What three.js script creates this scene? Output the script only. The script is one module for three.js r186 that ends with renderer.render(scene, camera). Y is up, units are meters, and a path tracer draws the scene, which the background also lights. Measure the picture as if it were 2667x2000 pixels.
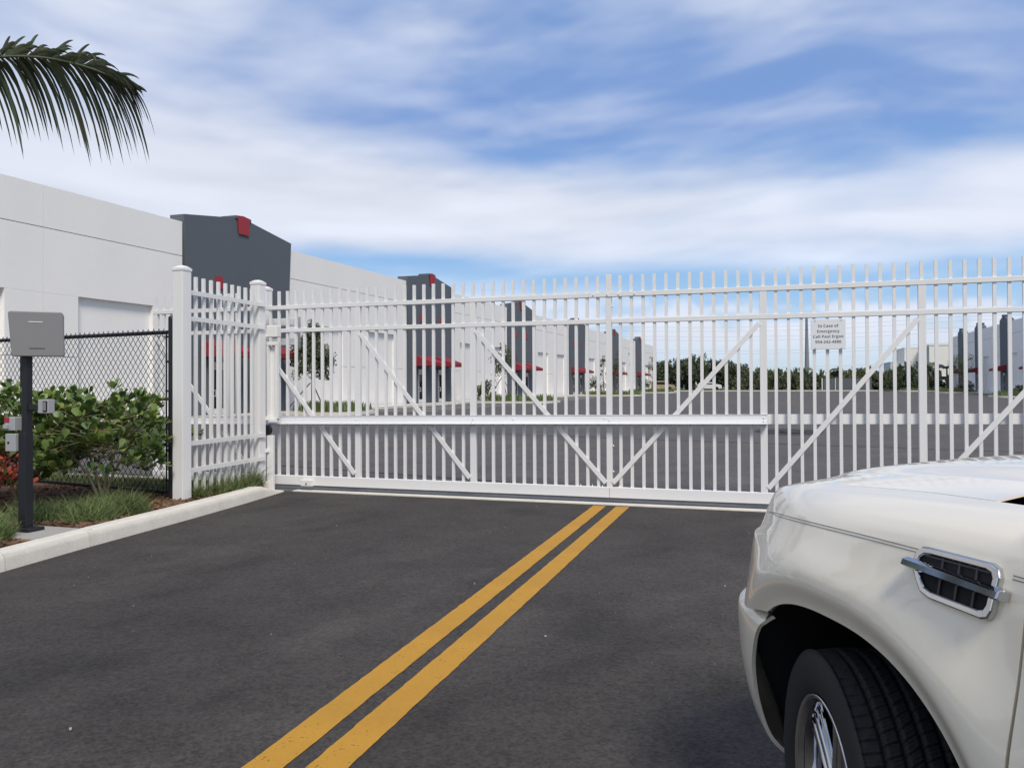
import * as THREE from 'three';
import { RoundedBoxGeometry } from 'three/addons/geometries/RoundedBoxGeometry.js';
import { mergeGeometries, mergeVertices, toCreasedNormals } from 'three/addons/utils/BufferGeometryUtils.js';

// ------------------------------------------------------------------ camera, sky, sun, exposure
const scene = new THREE.Scene();
const W = 1024, H = 767;
const camera = new THREE.PerspectiveCamera(49.95, W / H, 0.05, 2000);
camera.position.set(0, 1.5, 0);
camera.rotation.order = 'YXZ';
camera.rotation.set(THREE.MathUtils.degToRad(0.6), THREE.MathUtils.degToRad(18.7), -0.0044);
camera.setViewOffset(W, H, 0, 8.9, W, H);

const renderer = new THREE.WebGLRenderer({ antialias: true });
renderer.setSize(W, H);
renderer.toneMapping = THREE.LinearToneMapping;
renderer.toneMappingExposure = 1.02;
renderer.shadowMap.enabled = true;

function rng(seed) { let a = seed >>> 0; return () => { a = (a + 0x6D2B79F5) >>> 0; let t = Math.imul(a ^ (a >>> 15), 1 | a); t = (t + Math.imul(t ^ (t >>> 7), 61 | t)) ^ t; return ((t ^ (t >>> 14)) >>> 0) / 4294967296; }; }
const clamp = (x, a = 0, b = 1) => Math.min(b, Math.max(a, x));
const sst = (a, b, x) => { const t = clamp((x - a) / (b - a)); return t * t * (3 - 2 * t); };
const lerp = (a, b, t) => a + (b - a) * t;
// value noise in 3D
const HT = new Float32Array(4096); { const r = rng(7); for (let i = 0; i < 4096; i++) HT[i] = r(); }
function hash3(x, y, z) { return HT[(Math.imul(x, 374761393) ^ Math.imul(y, 668265263) ^ Math.imul(z, 1274126177)) >>> 7 & 4095]; }
function noise3(x, y, z) {
  const xi = Math.floor(x), yi = Math.floor(y), zi = Math.floor(z); let u = x - xi, v = y - yi, w = z - zi;
  u = u * u * (3 - 2 * u); v = v * v * (3 - 2 * v); w = w * w * (3 - 2 * w);
  const a = lerp(lerp(hash3(xi, yi, zi), hash3(xi + 1, yi, zi), u), lerp(hash3(xi, yi + 1, zi), hash3(xi + 1, yi + 1, zi), u), v);
  const b = lerp(lerp(hash3(xi, yi, zi + 1), hash3(xi + 1, yi, zi + 1), u), lerp(hash3(xi, yi + 1, zi + 1), hash3(xi + 1, yi + 1, zi + 1), u), v);
  return lerp(a, b, w);
}
function fbm3(x, y, z, o = 4) { let s = 0, a = 0.5, n = 0; for (let i = 0; i < o; i++) { s += a * noise3(x, y, z); n += a; x = x * 2.03 + 11.3; y = y * 2.03 + 5.1; z = z * 2.03 + 7.7; a *= 0.5; } return s / n; }

{ // sky: blue air with thin streaked cloud
  const SW = 2048, SH = 1024, data = new Float32Array(SW * SH * 4);
  const YAW = 18.7;
  const stops = [[-5, [.60, .71, .78]], [0, [.60, .71, .78]], [2.5, [.50, .67, .82]], [6, [.26, .52, .84]], [11, [.17, .40, .78]], [17, [.115, .275, .65]], [26, [.13, .28, .62]], [45, [.10, .21, .52]], [90, [.09, .17, .44]]];
  const grad = (el) => { let i = 0; while (i < stops.length - 2 && el > stops[i + 1][0]) i++; const t = clamp((el - stops[i][0]) / (stops[i + 1][0] - stops[i][0])); return [0, 1, 2].map((k) => lerp(stops[i][1][k], stops[i + 1][1][k], t)); };
  const G = (az, el, a0, e0, sa, se, tilt = 0) => { const da = az - a0, de = el - e0 - tilt * da; return Math.exp(-(da * da) / (sa * sa) - (de * de) / (se * se)); };
  for (let j = 0; j < SH; j++) {
    const el = ((j + 0.5) / SH - 0.5) * 180, ce = Math.cos(el * Math.PI / 180), y = Math.sin(el * Math.PI / 180);
    for (let i = 0; i < SW; i++) {
      const th = ((i + 0.5) / SW - 0.5) * 2 * Math.PI, dx = Math.cos(th) * ce, dz = Math.sin(th) * ce;
      let c;
      if (el < -4) c = stops[0][1];
      else {
        let az = Math.atan2(dx, -dz) * 180 / Math.PI + YAW; if (az > 180) az -= 360; if (az < -180) az += 360;
        const e2 = Math.max(el, -1);
        c = grad(el);
        // thin veils drawn out level with the horizon, gently warped
        const hx = dx / ce * 5, hz = dz / ce * 5, ev = e2 / (2.6 + e2 * 0.07);
        const wa = fbm3(hx * 0.7, ev * 0.5, hz * 0.7, 3) - 0.5, wb = fbm3(hx * 0.7 + 9, ev * 0.5 + 3, hz * 0.7, 3) - 0.5;
        const tilt = 0.05 * az * (el < 40 ? 1 : 0) * sst(34, 20, Math.abs(az));
        const st = fbm3(hx * 0.6 + wa * 1.4, ev * 1.0 - tilt * 0.5 + wb * 1.6, hz * 0.6, 5), fine = fbm3(hx * 1.15 + wb * 1.3, ev * 3.0 - tilt * 0.6 + wa * 1.4, hz * 1.15 + 4, 5);
        const cu = fbm3(dx * 9 + wa, e2 * 0.42, dz * 9 + wb, 5);
        let cov = 0.37
          + 0.22 * G(az, e2, -26, 21, 16, 8) + 0.42 * G(az, e2, -24, 13.5, 20, 5, -0.05) + 0.50 * G(az, e2, 6, 11.3, 44, 3.1, -0.01) + 0.14 * G(az, e2, 24, 9.0, 18, 2.0)
          + 0.12 * G(az, e2, 20, 24.5, 20, 2.6, 0.1) + 0.06 * G(az, e2, -4, 24, 14, 3)
          - 0.17 * G(az, e2, 13, 17.2, 20, 3.2, -0.02) - 0.05 * G(az, e2, 2, 20, 14, 2.5) - 0.62 * G(az, e2, -8, 7.6, 8.5, 1.15, -0.03) - 0.3 * G(az, e2, 6, 6.4, 12, 0.9) - 0.25 * G(az, e2, 27, 7.0, 8, 0.9, 0.05);
        cov = lerp(cov, 0.58, Math.max(sst(34, 60, Math.abs(az)), sst(28, 44, el)));
        const low = sst(8.0, 4.8, e2);
        let d = sst(0.08, 0.95, cov + 0.75 * (st - 0.5) + 0.55 * (fine - 0.5)) * 0.97 * lerp(1, 0.3, low);
        const dl = sst(0.43, 0.62, cu + 0.06) * low * sst(0.2, 3.4, e2) * 0.92;
        d = Math.max(d, dl, 0.15 + 0.34 * sst(0.36, 0.76, fine) * sst(3, 8, e2));
        const b = 0.80 + 0.26 * (fine - 0.5) + 0.06 * sst(15, 9, e2), cc = [0.905 * b, 0.955 * b, 1.085 * b];
        c = [0, 1, 2].map((q) => lerp(c[q], cc[q], d));
      }
      const o = (j * SW + i) * 4; data[o] = c[0]; data[o + 1] = c[1]; data[o + 2] = c[2]; data[o + 3] = 1;
    }
  }
  const tex = new THREE.DataTexture(data, SW, SH, THREE.RGBAFormat, THREE.FloatType);
  tex.mapping = THREE.EquirectangularReflectionMapping; tex.magFilter = THREE.LinearFilter; tex.minFilter = THREE.LinearFilter; tex.wrapS = THREE.RepeatWrapping; tex.needsUpdate = true;
  scene.background = tex; scene.environment = tex;
}
const sun = new THREE.DirectionalLight(new THREE.Color(1.0, 0.92, 0.79), 3.1);
sun.position.set(35, 71, 29); sun.target.position.set(0, 0, -18); scene.add(sun, sun.target);
sun.castShadow = true; sun.shadow.radius = 34; sun.shadow.mapSize.set(4096, 4096);
Object.assign(sun.shadow.camera, { left: -60, right: 60, top: 60, bottom: -60, near: 1, far: 260 });

// ------------------------------------------------------------------ textures and materials
function tileNoise(S, cells, seed, oct = 4) { // tileable value noise, returns Float32Array
  const out = new Float32Array(S * S); let amp = 1, tot = 0;
  for (let o = 0; o < oct; o++) {
    const n = cells << o; if (n > S) break; const r = rng(seed * 31 + o), g = new Float32Array(n * n); for (let i = 0; i < n * n; i++) g[i] = r();
    for (let y = 0; y < S; y++) { const fy = y / S * n, y0 = Math.floor(fy), v0 = fy - y0, v = v0 * v0 * (3 - 2 * v0), ya = (y0 % n) * n, yb = ((y0 + 1) % n) * n;
      for (let x = 0; x < S; x++) { const fx = x / S * n, x0 = Math.floor(fx), u0 = fx - x0, u = u0 * u0 * (3 - 2 * u0), xa = x0 % n, xb = (x0 + 1) % n;
        out[y * S + x] += amp * lerp(lerp(g[ya + xa], g[ya + xb], u), lerp(g[yb + xa], g[yb + xb], u), v); } }
    tot += amp; amp *= 0.55;
  }
  for (let i = 0; i < out.length; i++) out[i] /= tot; return out;
}
function tex(S, fn, repeat = true) {
  const d = new Uint8Array(S * S * 4);
  for (let i = 0; i < S * S; i++) { const c = fn(i % S, (i / S) | 0, i); d[i * 4] = clamp(c[0]) * 255; d[i * 4 + 1] = clamp(c[1]) * 255; d[i * 4 + 2] = clamp(c[2]) * 255; d[i * 4 + 3] = 255; }
  const t = new THREE.DataTexture(d, S, S); t.magFilter = THREE.LinearFilter; t.minFilter = THREE.LinearMipmapLinearFilter; t.generateMipmaps = true;
  if (repeat) t.wrapS = t.wrapT = THREE.RepeatWrapping; t.needsUpdate = true; return t;
}
const col = (r, g, b) => new THREE.Color().setRGB(r, g, b);
const std = (c, rough = 0.6, extra = {}) => new THREE.MeshStandardMaterial({ color: col(...c), roughness: rough, ...extra });
const M = {};
{
  const S = 1024, n1 = tileNoise(S, 8, 3, 5), n2 = tileNoise(S, 256, 5, 2), n3 = tileNoise(S, 128, 9, 3), r = rng(44), sp = new Float32Array(S * S);
  for (let k = 0; k < 5200; k++) { const x = r() * S | 0, y = r() * S | 0, v = r(); const a = v > 0.965 ? 0.42 + 0.5 * r() : v > 0.45 ? 0.09 + 0.10 * r() : -0.22; const s = v > 0.965 ? 1 : 1 + (r() * 2 | 0); for (let i = 0; i < s; i++) for (let j = 0; j < s; j++) sp[((y + j) % S) * S + (x + i) % S] = a; }
  M.asphaltMap = tex(S, (x, y, i) => { const v = 0.52 + 0.24 * (n1[i] - 0.5) + 0.46 * (n2[i] - 0.5) + 0.26 * (n3[i] - 0.5) + sp[i] * 0.8; return [v * 1.005, v, v * 1.0]; });
  M.asphaltBump = tex(S, (x, y, i) => { const v = 0.5 + 0.5 * (n2[i] - 0.5) + 0.45 * (n3[i] - 0.5) + sp[i] * 0.4; return [v, v, v]; });
  const c1 = tileNoise(512, 4, 12, 6), c2 = tileNoise(512, 64, 14, 3);
  M.concreteMap = tex(512, (x, y, i) => { const v = 0.80 + 0.22 * (c1[i] - 0.5) + 0.14 * (c2[i] - 0.5) - (c1[i] > 0.64 ? (c1[i] - 0.64) * 0.7 : 0); return [v, v * 0.995, v * 0.985]; });
  M.grainBump = tex(512, (x, y, i) => { const v = 0.5 + 0.6 * (c2[i] - 0.5) + 0.3 * (c1[i] - 0.5); return [v, v, v]; });
  const w1 = tileNoise(512, 3, 22, 6);
  M.wallMap = tex(512, (x, y, i) => { const v = 0.93 + 0.07 * (w1[i] - 0.5) + 0.025 * (c2[i] - 0.5); return [v, v, v]; });
  const m1 = tileNoise(512, 48, 31, 3), m2 = tileNoise(512, 6, 33, 4);
  M.mulchMap = tex(512, (x, y, i) => { const v = 0.35 + 0.9 * (m1[i] - 0.4) + 0.4 * (m2[i] - 0.5); return [v, v * 0.78, v * 0.6]; });
  M.grassMap = tex(512, (x, y, i) => { const v = 0.6 + 0.7 * (m1[i] - 0.5) + 0.5 * (m2[i] - 0.5); return [v * (0.8 + 0.5 * m2[i]), v, v * 0.6]; });
  const p1 = tileNoise(512, 5, 61, 6), p2 = tileNoise(512, 90, 63, 2);
  M.paintMap = tex(512, (x, y, i) => { const worn = p2[i] > 0.80 && p1[i] > 0.5 ? 0.45 : 1; const v = (0.86 + 0.18 * (p1[i] - 0.5) + 0.10 * (p2[i] - 0.5)) * worn; return [v, v, v]; });
  M.zincMap = tex(512, (x, y, i) => { const v = 0.86 + 0.22 * (p1[i] - 0.5); return [v, v, v * 1.01]; });
}
M.road = new THREE.MeshPhysicalMaterial({ color: col(0.087, 0.080, 0.075), roughness: 0.93, specularIntensity: 0.55, map: M.asphaltMap, bumpMap: M.asphaltBump, bumpScale: 0.006, vertexColors: true });
M.lot = new THREE.MeshPhysicalMaterial({ color: col(0.178, 0.167, 0.164), roughness: 0.93, specularIntensity: 0.6, map: M.asphaltMap, bumpMap: M.asphaltBump, bumpScale: 0.004, vertexColors: true });
M.patch = std([0.045, 0.043, 0.045], 0.9, { map: M.asphaltMap, bumpMap: M.asphaltBump, bumpScale: 0.006 });
M.brownPatch = std([0.17, 0.145, 0.12], 0.9, { map: M.asphaltMap });
M.kerb = std([0.80, 0.765, 0.69], 0.85, { map: M.concreteMap, bumpMap: M.grainBump, bumpScale: 0.003 });
M.concrete = std([0.42, 0.41, 0.38], 0.9, { map: M.concreteMap, bumpMap: M.grainBump, bumpScale: 0.004 });
M.concreteDark = std([0.24, 0.235, 0.225], 0.9, { map: M.concreteMap, bumpMap: M.grainBump, bumpScale: 0.005 });
M.yellow = std([0.50, 0.258, 0.024], 0.85, { map: M.paintMap, bumpMap: M.asphaltBump, bumpScale: 0.003 });
M.whiteLine = std([0.62, 0.62, 0.60], 0.8, { map: M.paintMap });
M.mulch = std([0.25, 0.155, 0.10], 0.95, { map: M.mulchMap, bumpMap: M.mulchMap, bumpScale: 0.02 });
M.turf = std([0.085, 0.13, 0.045], 0.95, { map: M.grassMap, bumpMap: M.grassMap, bumpScale: 0.03 });
M.wall = std([0.87, 0.855, 0.83], 0.85, { map: M.wallMap, bumpMap: M.grainBump, bumpScale: 0.002 });
M.wallCream = std([0.80, 0.785, 0.735], 0.85, { map: M.wallMap });
M.wallGrey = std([0.55, 0.57, 0.60], 0.85, { map: M.wallMap });
M.tower = std([0.100, 0.116, 0.136], 0.75, { map: M.wallMap, bumpMap: M.grainBump, bumpScale: 0.002 });
M.red = std([0.32, 0.024, 0.036], 0.7);
M.awning = std([0.22, 0.017, 0.028], 0.85, { side: THREE.DoubleSide });
M.white = std([0.80, 0.795, 0.79], 0.42, { map: M.wallMap });
M.whiteOld = std([0.76, 0.76, 0.76], 0.5);
M.zinc = std([0.90, 0.905, 0.92], 0.36, { map: M.zincMap });
M.black = std([0.009, 0.010, 0.014], 0.5);
M.blackMatt = std([0.012, 0.012, 0.013], 0.9);
M.steelGrey = std([0.20, 0.20, 0.205], 0.45);
M.steelLight = std([0.34, 0.345, 0.36], 0.4);
M.alu = std([0.72, 0.72, 0.73], 0.4, { metalness: 0.3 });
M.glassDark = new THREE.MeshPhysicalMaterial({ color: col(0.012, 0.014, 0.018), roughness: 0.06, specularIntensity: 0.8 });
M.bark = std([0.16, 0.125, 0.09], 0.9);
M.stem = std([0.24, 0.20, 0.12], 0.85);
M.wood = std([0.10, 0.085, 0.065], 0.9);
const leafMat = (c, rough = 0.55) => std(c, rough, { vertexColors: true, side: THREE.DoubleSide });
M.leaf = new THREE.MeshPhysicalMaterial({ color: col(0.125, 0.190, 0.054), roughness: 0.48, vertexColors: true, side: THREE.DoubleSide, transmission: 0.12, thickness: 0 });
M.leafOak = leafMat([0.085, 0.105, 0.065], 0.75);
M.leafFar = leafMat([0.055, 0.078, 0.045], 0.85);
M.leafScrub = leafMat([0.085, 0.105, 0.045], 0.85);
M.leafRed = leafMat([0.26, 0.045, 0.028], 0.5);
M.palm = leafMat([0.075, 0.092, 0.060], 0.5);
M.grass = leafMat([0.115, 0.165, 0.060], 0.65);

// ------------------------------------------------------------------ helpers
const names = new Map();
const numbered = (n) => { const k = names.get(n) ?? 0; names.set(n, k + 1); return k ? `${n}_${String(k).padStart(3, '0')}` : n; };
function tag(o, label, category, opt = {}) { o.userData.label = label; o.userData.category = category; if (opt.group) o.userData.group = opt.group; if (opt.kind) o.userData.kind = opt.kind; return o; }
function thing(name, label, category, [x, y, z] = [0, 0, 0], opt = {}) { const g = new THREE.Group(); g.name = numbered(name); g.position.set(x, y, z); if (opt.turn) g.rotation.y = opt.turn; scene.add(g); return tag(g, label, category, opt); }
function part(parent, name, geo, mat, pos) { const m = new THREE.Mesh(geo, mat); m.name = name; m.castShadow = m.receiveShadow = true; if (pos) m.position.set(...pos); parent.add(m); return m; }
function solo(name, geo, mat, label, category, pos, opt = {}) { const m = part(scene, numbered(name), geo, mat, pos); return tag(m, label, category, opt); }
const structure = (name, geo, mat, label, pos, group) => solo(name, geo, mat, label, name.replace(/_/g, ' ').split(' ').slice(-2).join(' '), pos, { kind: 'structure', group });
const V = (x, y, z) => new THREE.Vector3(x, y, z);
const box = (w, h, d, x = 0, y = 0, z = 0) => new THREE.BoxGeometry(w, h, d).translate(x, y, z);
const rbox = (w, h, d, r, x = 0, y = 0, z = 0) => new RoundedBoxGeometry(w, h, d, 2, r).translate(x, y, z);
const span = (x0, x1, y0, y1, z0, z1) => box(Math.abs(x1 - x0), Math.abs(y1 - y0), Math.abs(z1 - z0), (x0 + x1) / 2, (y0 + y1) / 2, (z0 + z1) / 2);
function metreUV(g, s = 1) { // box-projected uv in metres
  const p = g.attributes.position, n = g.attributes.normal, uv = new Float32Array(p.count * 2);
  for (let i = 0; i < p.count; i++) { const ax = Math.abs(n.getX(i)), ay = Math.abs(n.getY(i)), az = Math.abs(n.getZ(i)); const [u, v] = ax >= ay && ax >= az ? [p.getZ(i), p.getY(i)] : ay >= az ? [p.getX(i), p.getZ(i)] : [p.getX(i), p.getY(i)]; uv[i * 2] = u / s; uv[i * 2 + 1] = v / s; }
  g.setAttribute('uv', new THREE.BufferAttribute(uv, 2)); return g;
}
function bar(a, b, w, d, up = V(0, 0, 1)) { // box from a to b, d measured along up
  const dir = b.clone().sub(a), L = dir.length(); dir.normalize(); const side = new THREE.Vector3().crossVectors(up, dir).normalize(), u2 = new THREE.Vector3().crossVectors(side, dir);
  const g = new THREE.BoxGeometry(w, L, d); g.applyMatrix4(new THREE.Matrix4().makeBasis(side, dir, u2).setPosition(a.clone().add(b).multiplyScalar(0.5))); return g;
}
function rod(a, b, r0, r1 = r0, seg = 8) { const d = b.clone().sub(a), L = d.length(), g = new THREE.CylinderGeometry(r1, r0, L, seg); g.applyQuaternion(new THREE.Quaternion().setFromUnitVectors(V(0, 1, 0), d.normalize())); const m = a.clone().add(b).multiplyScalar(0.5); return g.translate(m.x, m.y, m.z); }
const plain = (g) => { const o = g.index ? g.toNonIndexed() : g; for (const k of Object.keys(o.attributes)) if (!['position', 'normal', 'uv'].includes(k)) o.deleteAttribute(k); return o; };
const merge = (gs) => mergeGeometries(gs.map(plain));
const ORD = ['first', 'second', 'third', 'fourth', 'fifth', 'sixth', 'seventh', 'eighth', 'ninth', 'tenth', 'eleventh', 'twelfth', 'thirteenth', 'fourteenth', 'fifteenth', 'sixteenth', 'seventeenth', 'eighteenth', 'nineteenth', 'twentieth'];

// ground sheets: grid in x,z with coarse patches in vertex colour
function sheet(x0, x1, z0, z1, y, step, uvS, amp = 0, seed = 0, bumpy = 0) {
  const nx = Math.max(1, Math.round((x1 - x0) / step)), nz = Math.max(1, Math.round((z1 - z0) / step)), P = [], U = [], C = [], I = [];
  for (let j = 0; j <= nz; j++) for (let i = 0; i <= nx; i++) {
    const x = lerp(x0, x1, i / nx), z = lerp(z0, z1, j / nz); P.push(x, y + (bumpy ? bumpy * (fbm3(x * 2.2, z * 2.2, seed, 3) - 0.5) : 0), z); U.push(x / uvS, z / uvS);
    let v = 1; if (amp) { const a = fbm3(x * 0.5 + seed, z * 0.16, 3, 4) - 0.5, b = fbm3(x * 1.9, z * 0.9 + seed, 6, 4) - 0.5, e = fbm3(x * 3.1 + z * 0.6, z * 1.2, seed + 2, 3); v = 1 + amp * (1.9 * a + 1.3 * b) - amp * 0.9 * sst(0.62, 0.74, e) + amp * 0.8 * sst(0.66, 0.8, 1 - e); } C.push(v, v * 0.995, v * 0.99);
  }
  for (let j = 0; j < nz; j++) for (let i = 0; i < nx; i++) { const a = j * (nx + 1) + i, b = a + 1, c = a + nx + 1, d = c + 1; I.push(a, c, b, b, c, d); }
  const g = new THREE.BufferGeometry(); g.setAttribute('position', new THREE.Float32BufferAttribute(P, 3)); g.setAttribute('uv', new THREE.Float32BufferAttribute(U, 2)); g.setAttribute('color', new THREE.Float32BufferAttribute(C, 3)); g.setIndex(I); g.computeVertexNormals(); return g;
}

// ------------------------------------------------------------------ ground, roads, kerbs
structure('ground', new THREE.PlaneGeometry(1600, 1600).rotateX(-Math.PI / 2), (() => { const m = M.turf.clone(); m.map = M.grassMap.clone(); m.map.repeat.set(300, 300); m.map.needsUpdate = true; m.bumpMap = null; return m; })(), 'flat green ground reaching to the horizon', [0, -0.05, 0]);
structure('entrance_road', sheet(-6.9, 9, -9.994, 14, 0, 0.12, 3.1, 0.27, 2), M.road, 'dark asphalt entrance road in front of the gate');
structure('parking_lot', sheet(-24, 23.5, -150, -10.42, -0.004, 0.9, 3.7, 0.10, 9), M.lot, 'wide grey asphalt yard behind the gate');
structure('side_driveway', sheet(-24, -16, -10.42, 12, -0.004, 0.9, 3.7, 0.10, 5), M.lot, 'asphalt driveway along the warehouse beyond the chain link fence');
structure('gate_apron', metreUV(box(24, 0.1, 0.275, -1, -0.04, -10.284)), M.concreteDark, 'grey concrete strip under the gate');
structure('header_kerb', metreUV(box(15.4, 0.1, 0.15, 1.05, -0.038, -10.07)), M.kerb, 'pale flush concrete kerb in front of the gate');
const ragged = (g, seed) => { const p = g.attributes.position; let m = 0; for (let i = 0; i < p.count; i++) m = Math.max(m, Math.abs(p.getX(i))); for (let i = 0; i < p.count; i++) if (Math.abs(p.getX(i)) > m - 1e-4) p.setX(i, p.getX(i) + 0.010 * (fbm3(p.getX(i) * 9 + seed, p.getZ(i) * 14, seed, 4) - 0.5)); return g; };
structure('yellow_line', (() => { const g = ragged(sheet(-0.078, 0.078, -9.93, 3.5, 0.004, 0.02, 1.3), 1); g.rotateY(0.0358); return g; })(), M.yellow, 'left yellow line of the double road marking', [-1.87, 0, 0.02]);
structure('yellow_line', (() => { const g = ragged(sheet(-0.080, 0.080, -9.93, 3.5, 0.004, 0.02, 1.3), 5); g.rotateY(0.0300); return g; })(), M.yellow, 'right yellow line of the double road marking', [-1.645, 0, 0.02]);
// asphalt patches and manhole in the yard
function blob(rx, rz, y, seed, n = 40) { const P = [0, y, 0], U = [0, 0], I = []; for (let i = 0; i < n; i++) { const a = i / n * Math.PI * 2, k = 1 + 0.35 * (fbm3(Math.cos(a) * 1.5 + seed, Math.sin(a) * 1.5, seed, 3) - 0.5) * 2; P.push(Math.cos(a) * rx * k, y, Math.sin(a) * rz * k); U.push(Math.cos(a) * rx / 3, Math.sin(a) * rz / 3); I.push(0, 1 + (i + 1) % n, 1 + i); } const g = new THREE.BufferGeometry(); g.setAttribute('position', new THREE.Float32BufferAttribute(P, 3)); g.setAttribute('uv', new THREE.Float32BufferAttribute(U, 2)); g.setIndex(I); g.computeVertexNormals(); return g; }
structure('asphalt_patch', blob(1.0, 1.5, 0.001, 3), M.patch, 'dark asphalt patch round the manhole in the yard', [0.0, 0, -26.4]);
{ const t = thing('manhole_cover', 'round iron manhole cover in the dark asphalt patch', 'manhole cover', [0.05, 0.003, -26.2]); part(t, 'frame_ring', new THREE.TorusGeometry(0.36, 0.025, 6, 28).rotateX(Math.PI / 2).translate(0, 0.004, 0), M.blackMatt); part(t, 'cover', new THREE.CylinderGeometry(0.34, 0.34, 0.014, 28).translate(0, 0.007, 0), std([0.06, 0.055, 0.05], 0.7)); }
structure('asphalt_patch', blob(0.9, 10, 0.001, 8), M.brownPatch, 'brownish worn asphalt patch further back in the yard', [-0.1, 0, -63]);
// dark seams in the yard asphalt
for (const [a, b, lab] of [[[-9.3, -13.2], [-3.2, -11.66], 'dark paving seam just behind the gate'], [[-16, -25], [9, -19], 'long dark paving seam across the yard']]) structure('paving_seam', (() => { const dx = b[0] - a[0], dz = b[1] - a[1], L = Math.hypot(dx, dz); const g = box(L, 0.004, 0.03); g.rotateY(-Math.atan2(dz, dx)); return g; })(), M.patch, lab, [(a[0] + b[0]) / 2, 0.0005, (a[1] + b[1]) / 2]);
// the near kerb, in cast lengths
const kerbPts = [[-4.95, 9], [-5.1, 5], [-5.45, 0.5], [-5.72, -2.4], [-6.03, -4.97], [-6.185, -6.0], [-6.374, -7.576], [-6.547, -8.822], [-6.66, -9.45], [-6.74, -9.95]];
const kerbX = (z) => { for (let i = 0; i < kerbPts.length - 1; i++) { const [x0, z0] = kerbPts[i], [x1, z1] = kerbPts[i + 1]; if (z <= z0 && z >= z1) return lerp(x0, x1, (z0 - z) / (z0 - z1)); } return z > 0 ? kerbPts[0][0] : kerbPts.at(-1)[0]; };
function kerbPiece(z0, z1, h0, h1, prof, xf, dirIn) {
  const n = Math.max(1, Math.ceil(Math.abs(z1 - z0) / 0.12)), K = prof.length, P = [], I = [];
  for (let i = 0; i <= n; i++) { const t = i / n, z = lerp(z0, z1, t), h = lerp(h0, h1, t * t * (3 - 2 * t)), x = xf(z), j = 0.003 * (fbm3(x * 6, z * 6, 2, 2) - 0.5); for (const [o, y] of prof) P.push(x + dirIn * o + j, y > 0 ? y * h : y, z); }
  for (let i = 0; i < n; i++) for (let k = 0; k < K; k++) { const a = i * K + k, b = i * K + (k + 1) % K, c = a + K, d = b + K; I.push(a, b, c, b, d, c); }
  for (const base of [0, n * K]) for (let k = 1; k < K - 1; k++) base ? I.push(base, base + k + 1, base + k) : I.push(base, base + k, base + k + 1);
  let g = new THREE.BufferGeometry(); g.setAttribute('position', new THREE.Float32BufferAttribute(P, 3)); g.setIndex(I); g = toCreasedNormals(g, 0.7); return metreUV(g, 0.9);
}
const KP = [[0, -0.06], [0.012, 0.6], [0.022, 0.80], [0.04, 0.93], [0.065, 0.99], [0.1, 1.0], [0.2, 0.985], [0.2, -0.06]].map(([o, y]) => [o, y]);
{
  const k = thing('kerb', 'pale concrete kerb along the planting bed', 'kerb', [0, 0, 0], { kind: 'structure' });
  const js = [9, 6, 3, 0, -2.1, -5.02, -6.02, -8.2];
  for (let i = 0; i < js.length - 1; i++) part(k, 'kerb_length', kerbPiece(js[i] - 0.004, js[i + 1] + 0.004, 0.15, 0.15, KP, kerbX, -1), M.kerb);
  part(k, 'kerb_length', kerbPiece(-8.204, -9.25, 0.15, 0.15, KP, kerbX, -1), M.kerb);
  part(k, 'kerb_length', kerbPiece(-9.256, -9.94, 0.15, 0.02, KP.map(([o, y]) => [o * 1.25, y]), kerbX, -1), M.kerb);
}
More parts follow.
